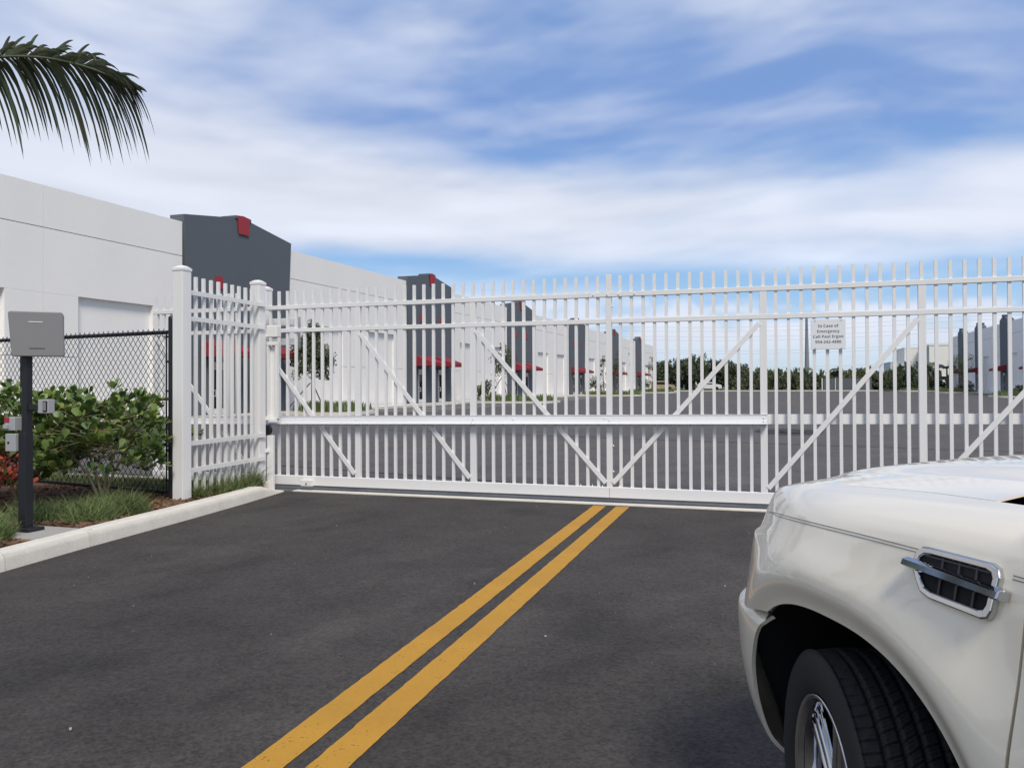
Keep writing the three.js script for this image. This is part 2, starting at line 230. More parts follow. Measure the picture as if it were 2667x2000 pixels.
// planting bed behind it
{
  const bed = (zs, ze, nz) => { const P = [], U = [], I = [], nx = 40; for (let j = 0; j <= nz; j++) for (let i = 0; i <= nx; i++) { const z = lerp(zs, ze, j / nz), x0 = kerbX(z) - 0.19, x = lerp(x0, -16, Math.pow(i / nx, 1.7)); P.push(x, 0.128 + 0.035 * (fbm3(x * 3, z * 3, 5, 3) - 0.5) * Math.min(1, i / 2), z); U.push(x / 0.9, z / 0.9); }
  for (let j = 0; j < nz; j++) for (let i = 0; i < nx; i++) { const a = j * (nx + 1) + i; I.push(a, a + 1, a + nx + 1, a + 1, a + nx + 2, a + nx + 1); }
  const g = new THREE.BufferGeometry(); g.setAttribute('position', new THREE.Float32BufferAttribute(P, 3)); g.setAttribute('uv', new THREE.Float32BufferAttribute(U, 2)); g.setIndex(I); g.computeVertexNormals(); return g; };
  structure('grass_verge', bed(9, -4.2, 60), (() => { const m = M.turf.clone(); m.side = THREE.DoubleSide; return m; })(), 'mown grass verge along the kerb beside the camera');
  structure('planting_bed', bed(-4.2, -9.75, 50), (() => { const m = M.mulch.clone(); m.side = THREE.DoubleSide; return m; })(), 'brown mulch bed behind the kerb');
  structure('bed_edge', metreUV(span(-16.15, -16, -0.1, 0.15, -9.75, 9)), M.kerb, 'concrete edge on the far side of the planting bed');
  structure('bed_edge', metreUV(span(-16, -6.95, -0.1, 0.145, -9.9, -9.752)), M.kerb, 'concrete edge behind the gate tail');
  // bark chips
  const r = rng(5), n = 2600, im = new THREE.InstancedMesh(box(0.05, 0.008, 0.016), std([0.15, 0.088, 0.055], 0.95), n), m4 = new THREE.Matrix4(), q = new THREE.Quaternion(), c = new THREE.Color();
  for (let i = 0; i < n; i++) { const z = -4.4 - r() * 4.6, x = kerbX(z) - 0.24 - Math.pow(r(), 1.4) * 3.0; if (Math.abs(x + 6.62) < 0.42 && Math.abs(z + 5.83) < 0.32) { m4.makeScale(0.001, 0.001, 0.001).setPosition(x, 0.1, z); im.setMatrixAt(i, m4); im.setColorAt(i, c.setRGB(1, 1, 1)); continue; } q.setFromEuler(new THREE.Euler((r() - 0.5) * 0.7, r() * 6.3, (r() - 0.5) * 0.7)); const s = 0.6 + r() * 1.1; m4.compose(V(x, 0.142 + r() * 0.012, z), q, V(s, s, s)); im.setMatrixAt(i, m4); const t = 0.5 + r() * 1.1; im.setColorAt(i, c.setRGB(t, t * 0.95, t * 0.9)); }
  im.name = 'bark_chips'; scene.add(im); tag(im, 'loose brown bark chips on the planting bed', 'mulch', { kind: 'stuff' });
}
{ // grit on the road
  const r = rng(77), n = 90, im = new THREE.InstancedMesh(new THREE.IcosahedronGeometry(0.006, 0), std([0.30, 0.29, 0.27], 0.9), n), m4 = new THREE.Matrix4(), q = new THREE.Quaternion();
  for (let i = 0; i < n; i++) { const z = -1.8 - Math.pow(r(), 0.8) * 8, x = -5.6 + r() * 6.6; const s = 0.35 + Math.pow(r(), 3) * 1.0; q.setFromEuler(new THREE.Euler(r() * 6, r() * 6, r() * 6)); m4.compose(V(x, 0.003, z), q, V(s * 1.3, s * 0.6, s)); im.setMatrixAt(i, m4); }
  im.name = 'road_grit'; scene.add(im); tag(im, 'small pale stones scattered over the entrance road', 'grit', { kind: 'stuff' });
}

// ------------------------------------------------------------------ warehouses
const doorGeo = {};
function awningGeo(len, proj, h, val) { // shed awning, back edge on x=0, projects to +x, centred on z, base y=0
  const L = len / 2, P = [[0, h, -L], [0, h, L], [proj, val, -L], [proj, val, L], [proj, 0, -L], [proj, 0, L], [0, 0, -L], [0, 0, L]];
  const q = (a, b, c, d) => [a, b, c, a, c, d], I = [...q(0, 1, 3, 2), ...q(2, 3, 5, 4), ...q(0, 2, 4, 6), ...q(1, 7, 5, 3)];
  let g = new THREE.BufferGeometry(); g.setAttribute('position', new THREE.Float32BufferAttribute(P.flat(), 3)); g.setIndex(I); g = g.toNonIndexed(); g.computeVertexNormals(); return g;
}
// side: +1 the facade looks to +x; built in local coords with the facade at x=0 and z running as in the world
function warehouse(name, label, X, side, zA, zB, towers, tw, o) {
  const t = thing(name, label, 'warehouse', [X, 0, 0]);
  const s = side, H0 = 8.6, dep = 34, bx = (x0, x1, y0, y1, z0, z1) => metreUV(span(s * x0, s * x1, y0, y1, z0, z1), 4);
  part(t, 'wall_core', bx(-0.3, -0.6, 0, H0 - 0.03, zA, zB), M.wall);
  part(t, 'roof', bx(-0.6, -dep, 7.9, 8.1, zA, zB), M.wallGrey);
  part(t, 'end_wall', bx(-0.6, -dep, 0, H0, zB - 0.001, zB + 0.3), M.wall);
  part(t, 'end_wall', bx(-0.6, -dep, 0, H0, zA - 0.3, zA + 0.001), M.wall);
  part(t, 'rear_wall', bx(-dep, -dep - 0.3, 0, H0, zA, zB), M.wall);
  const J = 0.006, D = -0.298;
  const bayEdges = []; let z = zA; if (o.split) { bayEdges.push([zA, o.split]); z = o.split; } for (const c of towers) { bayEdges.push([z, c + tw / 2]); z = c - tw / 2; } bayEdges.push([z, zB]);
  for (const [z0, z1] of bayEdges) { // z0 > z1
    const L = z0 - z1; if (L < 1) continue; const half = L > 9 ? [[z0, (z0 + z1) / 2], [(z0 + z1) / 2, z1]] : [[z0, z1]];
    half.forEach(([a, b], hi) => {
      const l = a - b, e1 = 0.245 * l, e2 = 0.215 * l; // pier at the tower side and at the middle
      const ra = hi === 0 && half.length === 2 ? a - e1 : a - e2, rb = hi === 0 && half.length === 2 ? b + e2 : b + e1;
      const pa = Math.min(ra, a - 0.4), pb = Math.max(rb, b + 0.4);
      part(t, 'wall_panel', bx(D, 0, 7.12, H0, a - J, b + J), M.wall);
      part(t, 'wall_panel', bx(D, 0, 4.80, 7.12 - 0.028, a - J, b + J), M.wall);
      part(t, 'recessed_panel', bx(D, -0.19, 0.0, 4.80, pa, pb), M.wall);
      for (const [p, q, k] of [[a - J, pa, 0], [pb, b + J, 1]]) {
        part(t, 'pier_panel', bx(D, -0.002, 2.56, 4.798, p, q), M.wall); part(t, 'pier_panel', bx(D, -0.002, 0, 2.56 - 0.02, p, q), M.wall);
      }
    });
    if (o.lights && z0 < -60) { const wl = part(t, 'wall_light', merge([rbox(0.22, 0.2, 0.3, 0.03, s * 0.12, 6.35, (z0 + z1) / 2 - 0.6), box(0.1, 0.06, 0.06, s * 0.02, 6.42, (z0 + z1) / 2 - 0.6)]), M.steelLight); }
  }
  // towers
  for (const c of towers) {
    const hw = tw / 2, bw = hw - o.taper, sh = new THREE.Shape([[-bw, 0], [bw, 0], [hw, 8.93], [0, 9.5], [-hw, 8.93]].map(([a, b]) => new THREE.Vector2(a, b)));
    for (const dz of o.doors) { sh.holes.push(new THREE.Path([[dz - 0.56, 0.16], [dz - 0.56, 2.56], [dz + 0.56, 2.56], [dz + 0.56, 0.16]].map(([a, b]) => new THREE.Vector2(a, b)))); }
    const g = new THREE.ExtrudeGeometry(sh, { depth: 0.75, bevelEnabled: false }); // shape x -> world z
    g.translate(0, 0, -0.66); if (s > 0) g.rotateY(Math.PI / 2); else g.rotateY(-Math.PI / 2); g.translate(0, 0, c);
    const m = part(t, 'tower', metreUV(g, 4), M.tower);
    // red cap and squares
    const flip = (dz) => (s > 0 ? -dz : dz); // shape +x goes to world -z for s>0
    const capAt = (pts, d0, d1, m, nm) => { const g = new THREE.ExtrudeGeometry(new THREE.Shape(pts.map(([a, b]) => new THREE.Vector2(a, b))), { depth: d1 - d0, bevelEnabled: false }); g.translate(0, 0, d0); g.rotateY(s > 0 ? Math.PI / 2 : -Math.PI / 2); g.translate(0, 0, c); part(t, nm, g, m); };
    capAt([[-0.60, 9.40], [0.60, 9.40], [0.60, 9.535], [0, 9.60], [-0.60, 9.535]], -0.70, 0.135, M.tower, 'ridge_cap');
    if (o.red) capAt([[-0.46, 9.53], [-0.37, 8.70], [0.37, 8.70], [0.46, 9.53], [0, 9.59]], 0.136, 0.16, M.red, 'red_plate');
    for (const dz of o.doors) {
      const z0 = c + flip(dz);
      if (o.red) part(t, 'red_square', span(s * 0.08, s * 0.125, 5.93, 6.5, z0 - 0.27, z0 + 0.27), M.red);
      const d = part(t, 'door', merge([span(s * 0.0, s * 0.072, 0.16, 0.42, z0 - 0.42, z0 + 0.42), span(s * 0.0, s * 0.072, 2.2, 2.32, z0 - 0.42, z0 + 0.42), span(s * 0.0, s * 0.072, 0.16, 2.32, z0 - 0.54, z0 - 0.42), span(s * 0.0, s * 0.072, 0.16, 2.32, z0 + 0.42, z0 + 0.54), span(s * 0.0, s * 0.072, 2.34, 2.55, z0 - 0.54, z0 + 0.54)]), M.alu);
      part(d, 'pane', span(s * 0.025, s * 0.05, 0.42, 2.2, z0 - 0.42, z0 + 0.42), M.glassDark);
      part(d, 'handle', merge([span(s * 0.072, s * 0.13, 0.98, 1.01, z0 + 0.36, z0 + 0.39), span(s * 0.072, s * 0.13, 1.24, 1.27, z0 + 0.36, z0 + 0.39), span(s * 0.10, s * 0.13, 0.98, 1.27, z0 + 0.22, z0 + 0.25), span(s * 0.10, s * 0.13, 0.98, 1.01, z0 + 0.25, z0 + 0.36), span(s * 0.10, s * 0.13, 1.24, 1.27, z0 + 0.25, z0 + 0.36)]), M.alu);
      const a = awningGeo(2.35, 1.35, 0.74, 0.24); if (s < 0) a.rotateY(Math.PI); a.translate(s * 0.1, 2.78, z0); part(t, 'awning', a, M.awning);
    }
  }
  return t;
}
const leftTowers = [-33.3, -55.3, -76.5, -99.0, -121.5, -143.4];
warehouse('white_warehouse', 'long white warehouse on the left with grey gabled entrance towers and red awnings', -25, 1, -1.2, -159.7, leftTowers, 8.1, { split: -15.2, taper: 0.58, doors: [1.75, -1.75], red: true, lights: true });
const rightTowers = [-71.8, -85.6, -99.4, -113.4, -128, -140.2];
warehouse('white_warehouse', 'shaded white warehouse on the right with narrow grey entrance towers', 24.5, -1, -58, -147, rightTowers, 3.7, { taper: 0.2, doors: [0], lights: false });
// pavements along the warehouses and planted islands
structure('pavement', metreUV(span(-24.9, -23.6, -0.1, 0.14, -1.2, -160)), M.kerb, 'pale concrete pavement along the left warehouse');
structure('pavement', metreUV(span(24.4, 23.3, -0.1, 0.14, -58, -148)), M.kerb, 'pale concrete pavement along the right warehouse');
function island(label, x0, x1, z0, z1) { // x0 wall side, x1 yard side, z0 near, z1 far
  const t = thing('planted_island', label, 'traffic island', [0, 0, 0], { kind: 'structure' });
  const r = Math.min(1.2, Math.abs(z0 - z1) / 2 - 0.01), sx = Math.sign(x1 - x0), sh = new THREE.Shape();
  sh.moveTo(x0, z0); sh.lineTo(x1 - sx * r, z0); sh.quadraticCurveTo(x1, z0, x1, z0 - r); sh.lineTo(x1, z1 + r); sh.quadraticCurveTo(x1, z1, x1 - sx * r, z1); sh.lineTo(x0, z1); sh.closePath();
  const mk = (g) => { g.rotateX(-Math.PI / 2); g.scale(1, 1, -1); const i = g.index; return g; };
  const g = new THREE.ExtrudeGeometry(sh, { depth: 0.3, bevelEnabled: false, curveSegments: 10 }); g.rotateX(Math.PI / 2); g.translate(0, 0.15, 0);
  part(t, 'kerb_edge', metreUV(plain(g)), M.kerb);
  const w = Math.abs(x1 - x0), c = new THREE.SphereGeometry(1, 28, 8, 0, Math.PI * 2, 0, Math.PI / 2).scale(w / 2 - 0.1, 0.16, (z0 - z1) / 2 - 0.16).translate((x0 + x1) / 2 - sx * 0.05, 0.152, (z0 + z1) / 2);
  part(t, 'turf', metreUV(c), M.turf);
  // rough grass on it
  const rr = rng(Math.round(Math.abs(z0 * 13 + x0))), n = 1100, P = []; const cs = [];
  for (let i = 0; i < n; i++) { const x = lerp(x0 + sx * 0.2, x1 - sx * 0.45, rr()), z = lerp(z0 - 0.25, z1 + 0.25, rr()), h = 0.16 + rr() * 0.4, a = rr() * 6.3, wd = 0.05, lx = (rr() - 0.5) * 0.2, lz = (rr() - 0.5) * 0.2, y = 0.2; P.push(x - Math.cos(a) * wd, y, z - Math.sin(a) * wd, x + Math.cos(a) * wd, y, z + Math.sin(a) * wd, x + lx, y + h, z + lz); const v = 0.6 + rr() * 0.6; for (let k = 0; k < 3; k++) cs.push(v, v, v * 0.9); }
  const gg = new THREE.BufferGeometry(); gg.setAttribute('position', new THREE.Float32BufferAttribute(P, 3)); gg.setAttribute('color', new THREE.Float32BufferAttribute(cs, 3)); gg.computeVertexNormals();
  const b = part(t, 'grass_blades', gg, M.grass); b.userData.kind = 'stuff';
}
island('planted island with the dark oak nearest the gate, by the left warehouse', -23.6, -20.2, -34.9, -38.6);
island('planted island with staked tree by the second grey tower', -23.6, -17.3, -59.6, -64.0);
island('planted island with thin staked trees by the fourth grey tower', -23.6, -16.6, -94.4, -99.2);
island('small planted island by the last grey tower of the left warehouse', -23.6, -16.5, -123.5, -128.5);
island('planted island nearest the gate on the right side of the yard', 23.3, 18.2, -87, -92);
island('planted island further back on the right side of the yard', 23.3, 18.8, -121, -128);
island('right far corner island with the palms', 25.5, 16.5, -141, -148);
// stall markings
let zi = 0; for (let z = -42.0; z > -58.5; z -= 2.75) structure('parking_line', span(-23.55, -18.6, -0.003, 0.001, z - 0.11, z + 0.11), M.whiteLine, `white parking bay line between the first two islands, ${ORD[zi++]} from the gate`, undefined, 'parking bay lines by the left warehouse');
zi = 0; for (let z = -67; z > -93; z -= 2.75) structure('parking_line', span(-23.55, -18.6, -0.003, 0.001, z - 0.11, z + 0.11), M.whiteLine, `white parking bay line between the second and third islands, ${ORD[zi++]} from the gate`, undefined, 'parking bay lines by the left warehouse');
zi = 0; for (let x = -14; x < 16; x += 2.75) structure('parking_line', span(x - 0.05, x + 0.05, -0.003, 0.001, -149.6, -144.8), M.whiteLine, `short white parking line at the far kerb, ${ORD[zi++]} from the left`, undefined, 'parking bay lines at the far kerb');
{ zi = 0; for (const z of [-53.3, -56.6]) solo('wheel_stop', rbox(0.18, 0.12, 1.6, 0.03, 0, 0.055, 0), M.kerb, `pale concrete wheel stop in front of the second grey tower, ${zi++ ? 'farther' : 'nearer'} one`, 'wheel stop', [-23.2, 0, z], { group: 'wheel stops by the left warehouse' }); }
structure('far_kerb', metreUV(span(-24, 24, -0.1, 0.16, -150.3, -150)), M.kerb, 'pale kerb along the far end of the yard');
structure('far_verge', sheet(-60, 60, -215, -150.3, 0.1, 4, 2.5, 0, 4, 0.25), M.turf, 'rough green verge beyond the far kerb');

// ------------------------------------------------------------------ the sliding gate
const GX = -2.15, GZ = -10.15;
{
  const t = thing('sliding_gate', 'white metal sliding picket gate with diagonal braces across the road', 'gate', [GX, 0, GZ]);
  const x = (X) => X - GX, uprights = [-9.16, -7.40, -5.69, -3.975, -2.15, -0.302, 1.39, 3.10, 4.82];
  const tr = (X) => 1.047 + 0.0112 * (X + 2.15); // the guide track is a touch lower at the left
  const pk = box(0.036, 1, 0.034), jr = rng(123);
  // pickets
  for (let b = 0; b < uprights.length - 1; b++) {
    const a = uprights[b], c = uprights[b + 1], n = Math.round((c - a) / 0.1425);
    for (let i = 0; i <= n; i++) {
      if (i === n && b < uprights.length - 2) continue; const up = i === 0 || i === n; const X = lerp(a, c, i / n);
      if (up && Math.abs(X + 2.15) < 0.01) continue;
      const y0 = up ? 2.60 : 0.18, h = 2.845 + (jr() - 0.5) * 0.008 - y0, p = part(t, 'picket', pk, M.white, [x(X) + (jr() - 0.5) * 0.003, y0 + h / 2, (jr() - 0.5) * 0.003]); p.scale.y = h; p.rotation.z = (jr() - 0.5) * 0.0022;
    }
  }
  // uprights
  for (const X of uprights) { const mid = Math.abs(X + 2.15) < 0.01; part(t, 'upright', rbox(mid ? 0.070 : 0.080, (mid ? 2.86 : 2.58) - 0.19, 0.056, 0.004, 0, ((mid ? 2.86 : 2.58) + 0.19) / 2, 0), M.white, [x(X), 0, 0]); }
  // rails (butted at the middle upright)
  for (const [y, h] of [[2.607, 0.058], [2.276, 0.056]]) for (const [a, c] of [[-9.2, -2.186], [-2.114, 4.86]]) part(t, 'rail', metreUV(rbox(c - a, h, 0.062, 0.004, x((a + c) / 2), y, 0.001)), M.white);
  for (const [a, c] of [[-9.2, -2.152], [-2.148, 4.86]]) part(t, 'bottom_rail', metreUV(rbox(c - a, 0.13, 0.07, 0.005, x((a + c) / 2), 0.142, 0)), M.white);
  part(t, 'middle_rail', bar(V(x(-9.2), tr(-9.2), -0.048), V(x(4.86), tr(4.86), -0.048), 0.115, 0.03), M.whiteOld);
  // guide track: channel with lips, in front of the pickets
  const A = V(x(-9.2), tr(-9.2), 0), B = V(x(-0.262), tr(-0.262), 0), k = part(t, 'guide_track', merge([bar(A.clone().add(V(0, 0, 0.047)), B.clone().add(V(0, 0, 0.047)), 0.118, 0.006), bar(A.clone().add(V(0, -0.0565, 0.085)), B.clone().add(V(0, -0.0565, 0.085)), 0.006, 0.07), bar(A.clone().add(V(0, 0.0565, 0.053)), B.clone().add(V(0, 0.0565, 0.053)), 0.005, 0.008), bar(A.clone().add(V(0, -0.0535, 0.118)), B.clone().add(V(0, -0.0535, 0.118)), 0.012, 0.004)]), M.zinc);
  const bolt = new THREE.CylinderGeometry(0.009, 0.011, 0.012, 10).rotateX(Math.PI / 2);
  for (const [X, dy] of [[-5.69, 0.01], [-3.96, 0.01], [-3.4, 0.012], [-2.2, 0.02], [-2.14, -0.005], [-3.98, -0.02], [-0.30, 0.022], [-0.30, -0.015]]) part(k, 'bolt', bolt, M.zinc, [x(X), tr(X) + dy, 0.054]);
  // splice plate on the top rail
  const sp = part(t, 'splice_plate', rbox(0.76, 0.056, 0.006, 0.002, x(-2.02), 2.607, 0.0355), M.white);
  for (const X of [-2.34, -2.16, -2.02, -1.82]) part(sp, 'bolt', bolt, M.white, [x(X), 2.607, 0.043]);
  // braces, all falling toward the middle upright
  for (let b = 0; b < uprights.length - 1; b++) {
    const left = uprights[b + 1] <= -2.149, a = uprights[b] + 0.045, c = uprights[b + 1] - 0.045;
    const hi = 2.20, lo = 0.26; part(t, 'brace', left ? bar(V(x(a), hi, 0.027), V(x(c), lo, 0.027), 0.056, 0.018) : bar(V(x(c), hi, 0.027), V(x(a), lo, 0.027), 0.056, 0.018), M.white);
  }
  // wheel cover and welded tabs on the bottom rail
  const wc = part(t, 'wheel_cover', rbox(0.19, 0.088, 0.06, 0.008, x(-6.47), 0.115, 0.062), M.white); part(wc, 'bolt', new THREE.CylinderGeometry(0.014, 0.014, 0.008, 12).rotateX(Math.PI / 2), M.steelGrey, [x(-6.47), 0.105, 0.095]);
  for (const X of [-2.52, -2.37, -2.24, -2.03, -1.88, -1.73]) part(t, 'welded_tab', new THREE.ConeGeometry(0.010, 0.03, 6), M.white, [x(X), 0.222, 0.015]);
  for (const [X, y] of [[-2.103, 2.46], [-2.103, 2.30], [-2.197, 2.30], [-2.103, 0.72], [-2.103, 0.40], [-2.103, 0.30]]) part(t, 'bolt', new THREE.SphereGeometry(0.012, 8, 6), M.white, [x(X), y, 0]);
}
{ // the sign
  const c = document.createElement('canvas'); c.width = 560; c.height = 520; const g = c.getContext('2d');
  g.fillStyle = '#dcdfe2'; g.fillRect(0, 0, 560, 520); g.fillStyle = '#33363c'; g.textAlign = 'center'; g.font = 'bold 70px sans-serif';
  g.fillText('In Case of', 280, 138); g.fillText('Emergency', 280, 232); g.fillText('Call Paul Ergon', 280, 324, 516); g.fillText('954-242-4880', 280, 418, 466);
  const tx = new THREE.CanvasTexture(c); tx.colorSpace = THREE.SRGBColorSpace;
  const t = thing('emergency_sign', 'small square white sign with emergency phone number hung on the gate', 'sign', [0.41, 2.05, GZ + 0.052]);
  part(t, 'board', rbox(0.374, 0.347, 0.006, 0.003), std([0.74, 0.75, 0.77], 0.5));
  part(t, 'printed_face', new THREE.PlaneGeometry(0.366, 0.340), new THREE.MeshStandardMaterial({ map: tx, roughness: 0.5 }), [0, 0, 0.0042]);
  for (const [a, b] of [[-0.14, 0.158], [0.14, 0.158], [-0.14, -0.158], [0.14, -0.158]]) part(t, 'bolt', new THREE.CylinderGeometry(0.006, 0.006, 0.06, 8).rotateX(Math.PI / 2), M.steelLight, [a, b, -0.02]);
}
// ------------------------------------------------------------------ posts and the short return fence
function postGeo(w, h) { return rbox(w, h, w, 0.006, 0, h / 2, 0); }
function capGeo(w, h) { const g = new THREE.CylinderGeometry(w * 0.36, w * 0.735, 0.03, 4, 1).rotateY(Math.PI / 4).translate(0, h + 0.045, 0); return merge([rbox(w + 0.014, 0.034, w + 0.014, 0.004, 0, h + 0.013, 0), g]); }
{
  const A = V(-6.86, 0, -8.02), B = V(-7.05, 0, -9.76), dir = B.clone().sub(A).normalize(), n = V(-dir.z, 0, dir.x); // n toward the road
  const t = thing('return_fence', 'white picket fence return between two square posts left of the gate', 'fence', [A.x, 0, A.z]); const L = (p, y) => V(p.x - A.x, y, p.z - A.z);
  const pa = part(t, 'post', postGeo(0.15, 2.86), M.white, [0, 0.0, 0]); part(pa, 'cap', capGeo(0.15, 2.86), M.white);
  const pb = part(t, 'post', postGeo(0.15, 2.90), M.white, [B.x - A.x, 0, B.z - A.z]); part(pb, 'cap', capGeo(0.15, 2.90), M.white);
  for (const y of [2.615, 2.30, 0.80, 0.475]) {
    const p0 = A.clone().addScaledVector(dir, 0.07).addScaledVector(n, 0.03), p1 = A.clone().addScaledVector(dir, 1.42).addScaledVector(n, 0.045), p2 = B.clone().addScaledVector(dir, -0.13).addScaledVector(n, 0.072), p3 = B.clone().addScaledVector(dir, 0.01).addScaledVector(n, 0.098);
    const w = 0.026; part(t, 'rail', merge([bar(L(p0, y), L(p1, y), w, 0.056, V(0, 1, 0)), bar(L(p1.clone().addScaledVector(dir, -0.004), y), L(p2, y), w, 0.0555, V(0, 1, 0)), bar(L(p2.clone().addScaledVector(dir, -0.006), y), L(p3, y), w, 0.055, V(0, 1, 0))]), M.white);
  }
  const pk = box(0.036, 1, 0.036);
  for (let i = 0; i < 10; i++) { const p = A.clone().addScaledVector(dir, 0.115 + i * 0.163), q = part(t, 'picket', pk, M.white, [p.x - A.x, 0.2 + 1.31, p.z - A.z]); q.scale.y = 2.62; q.rotation.y = Math.atan2(dir.x, dir.z); }
}
{ // roller post behind the gate
  const t = thing('roller_post', 'white square roller post behind the gate next to the return fence', 'post', [-7.40, 0, -10.42]);
  const p = part(t, 'post', postGeo(0.15, 2.90), M.white); part(p, 'cap', capGeo(0.15, 2.90), M.white);
  part(t, 'roller_housing', rbox(0.40, 0.11, 0.12, 0.008, 0.30, 2.42, -0.02), M.whiteOld); part(t, 'roller_housing', rbox(0.42, 0.10, 0.12, 0.008, 0.31, 2.13, -0.02), M.whiteOld);
  part(t, 'mounting_plate', rbox(0.09, 0.46, 0.02, 0.004, 0.50, 2.27, -0.09), M.steelLight);
}
{ // roller bracket on the road side, bolted between post and gate
  const t = thing('roller_bracket', 'white roller cover and channel frame bolted beside the gate post', 'bracket', [-6.92, 0, -9.90]);
  part(t, 'roller_cover', rbox(0.17, 0.165, 0.12, 0.012, 0.03, 2.25, 0), M.white);
  part(t, 'channel_side', rbox(0.03, 1.06, 0.06, 0.004, -0.055, 1.53, 0), M.white); part(t, 'channel_side', rbox(0.03, 1.06, 0.06, 0.004, 0.085, 1.53, 0), M.white);
  part(t, 'channel_end', rbox(0.17, 0.05, 0.07, 0.004, 0.015, 2.08, 0), M.white); part(t, 'channel_end', rbox(0.17, 0.05, 0.07, 0.004, 0.015, 1.0, 0), M.white);
  part(t, 'channel_back', box(0.115, 1.02, 0.008, 0.015, 1.53, -0.03), M.whiteOld);
  part(t, 'roller', new THREE.CylinderGeometry(0.075, 0.075, 0.05, 20).rotateX(Math.PI / 2).translate(-0.085, 0.86, 0), M.black);
  part(t, 'lower_bracket', rbox(0.10, 0.78, 0.05, 0.006, -0.02, 0.40, 0), M.white);
  part(t, 'stay', bar(V(-0.02, 2.2, 0), V(-0.13, 2.2, 0.14), 0.05, 0.04), M.white); part(t, 'stay', bar(V(-0.02, 1.03, 0), V(-0.13, 1.03, 0.14), 0.05, 0.04), M.white); part(t, 'stay', bar(V(-0.02, 0.58, 0), V(-0.13, 0.58, 0.14), 0.05, 0.04), M.white);
}
{ const t = thing('latch_post', 'white square latch post at the right end of the gate', 'post', [5.05, 0, -10.15]); const p = part(t, 'post', postGeo(0.15, 2.9), M.white); part(p, 'cap', capGeo(0.15, 2.9), M.white); part(t, 'catch', rbox(0.12, 0.16, 0.14, 0.01, -0.11, 1.1, 0), M.white); }
// ------------------------------------------------------------------ black chain link fence
{
  const A = V(-7.02, 0, -8.03), dir = V(-3.55, 0, -0.60).normalize(), len = 9.0, top = 2.135, bot = 0.20;
  const t = thing('chain_link_fence', 'black chain link fence behind the shrubs', 'fence', [A.x, 0, A.z]); t.rotation.y = Math.atan2(dir.z, -dir.x) ; // local -x runs along the fence
  const P = (d, y, z = 0) => V(-d, y, z);
  part(t, 'terminal_post', merge([rod(P(0, 0.05), P(0, 2.30), 0.038, 0.038, 16), new THREE.SphereGeometry(0.04, 14, 8, 0, 7, 0, 1.6).translate(0, 2.295, 0)]), M.black);
  for (const d of [3.05, 6.1, 9.0]) part(t, 'line_post', rod(P(d, 0.05, -0.04), P(d, top, -0.04), 0.030, 0.03, 12), M.black);
  part(t, 'top_rail', rod(P(0.07, top), P(len, top), 0.024, 0.024, 12), M.black);
  part(t, 'bottom_rail', rod(P(0.07, bot + 0.02), P(len, bot + 0.02), 0.022, 0.022, 12), M.black);
  part(t, 'tension_bar', span(-0.098, -0.083, bot, top - 0.01, -0.006, 0.006), M.black);
  for (const y of [0.36, 0.72, 1.08, 1.43, 1.78, 2.08]) part(t, 'band', merge([new THREE.CylinderGeometry(0.043, 0.043, 0.026, 14).translate(0, y, 0), box(0.075, 0.024, 0.012, -0.065, y, 0)]), M.black);
  // woven wire: each wire zigzags; drawn as its two leaning runs
  const gs = [], px = 0.094, py = 0.112, y0 = bot + 0.02, y1 = top + 0.045; let row = 0;
  const wire = (d0, ya, d1, yb, z) => gs.push(bar(P(d0, ya, z), P(d1, yb, z), 0.0048, 0.0048));
  const run = (y1 - y0) / py * (px); // horizontal travel over the height
  for (const sgn of [1, -1]) for (let d = -run; d < len + run; d += px) {
    let da = d, yA = y0, db = d + sgn * run, yB = y1; // clip to [0.09, len]
    const cl = (lo, hi) => { const f = (D) => yA + (D - da) / (db - da) * (yB - yA); let a = da, b = db, ya = yA, yb = yB; if (a < lo) { ya = f(lo); a = lo; } if (a > hi) { ya = f(hi); a = hi; } if (b < lo) { yb = f(lo); b = lo; } if (b > hi) { yb = f(hi); b = hi; } return [a, ya, b, yb]; };
    if (Math.max(da, db) < 0.09 || Math.min(da, db) > len) continue; const [a, ya, b, yb] = cl(0.09, len); if (Math.abs(yb - ya) > 0.02) wire(a, ya, b, yb, sgn * 0.0035 + 0.03);
  }
  const w = part(t, 'wire_mesh', merge(gs), M.black); w.userData.kind = 'stuff';
}
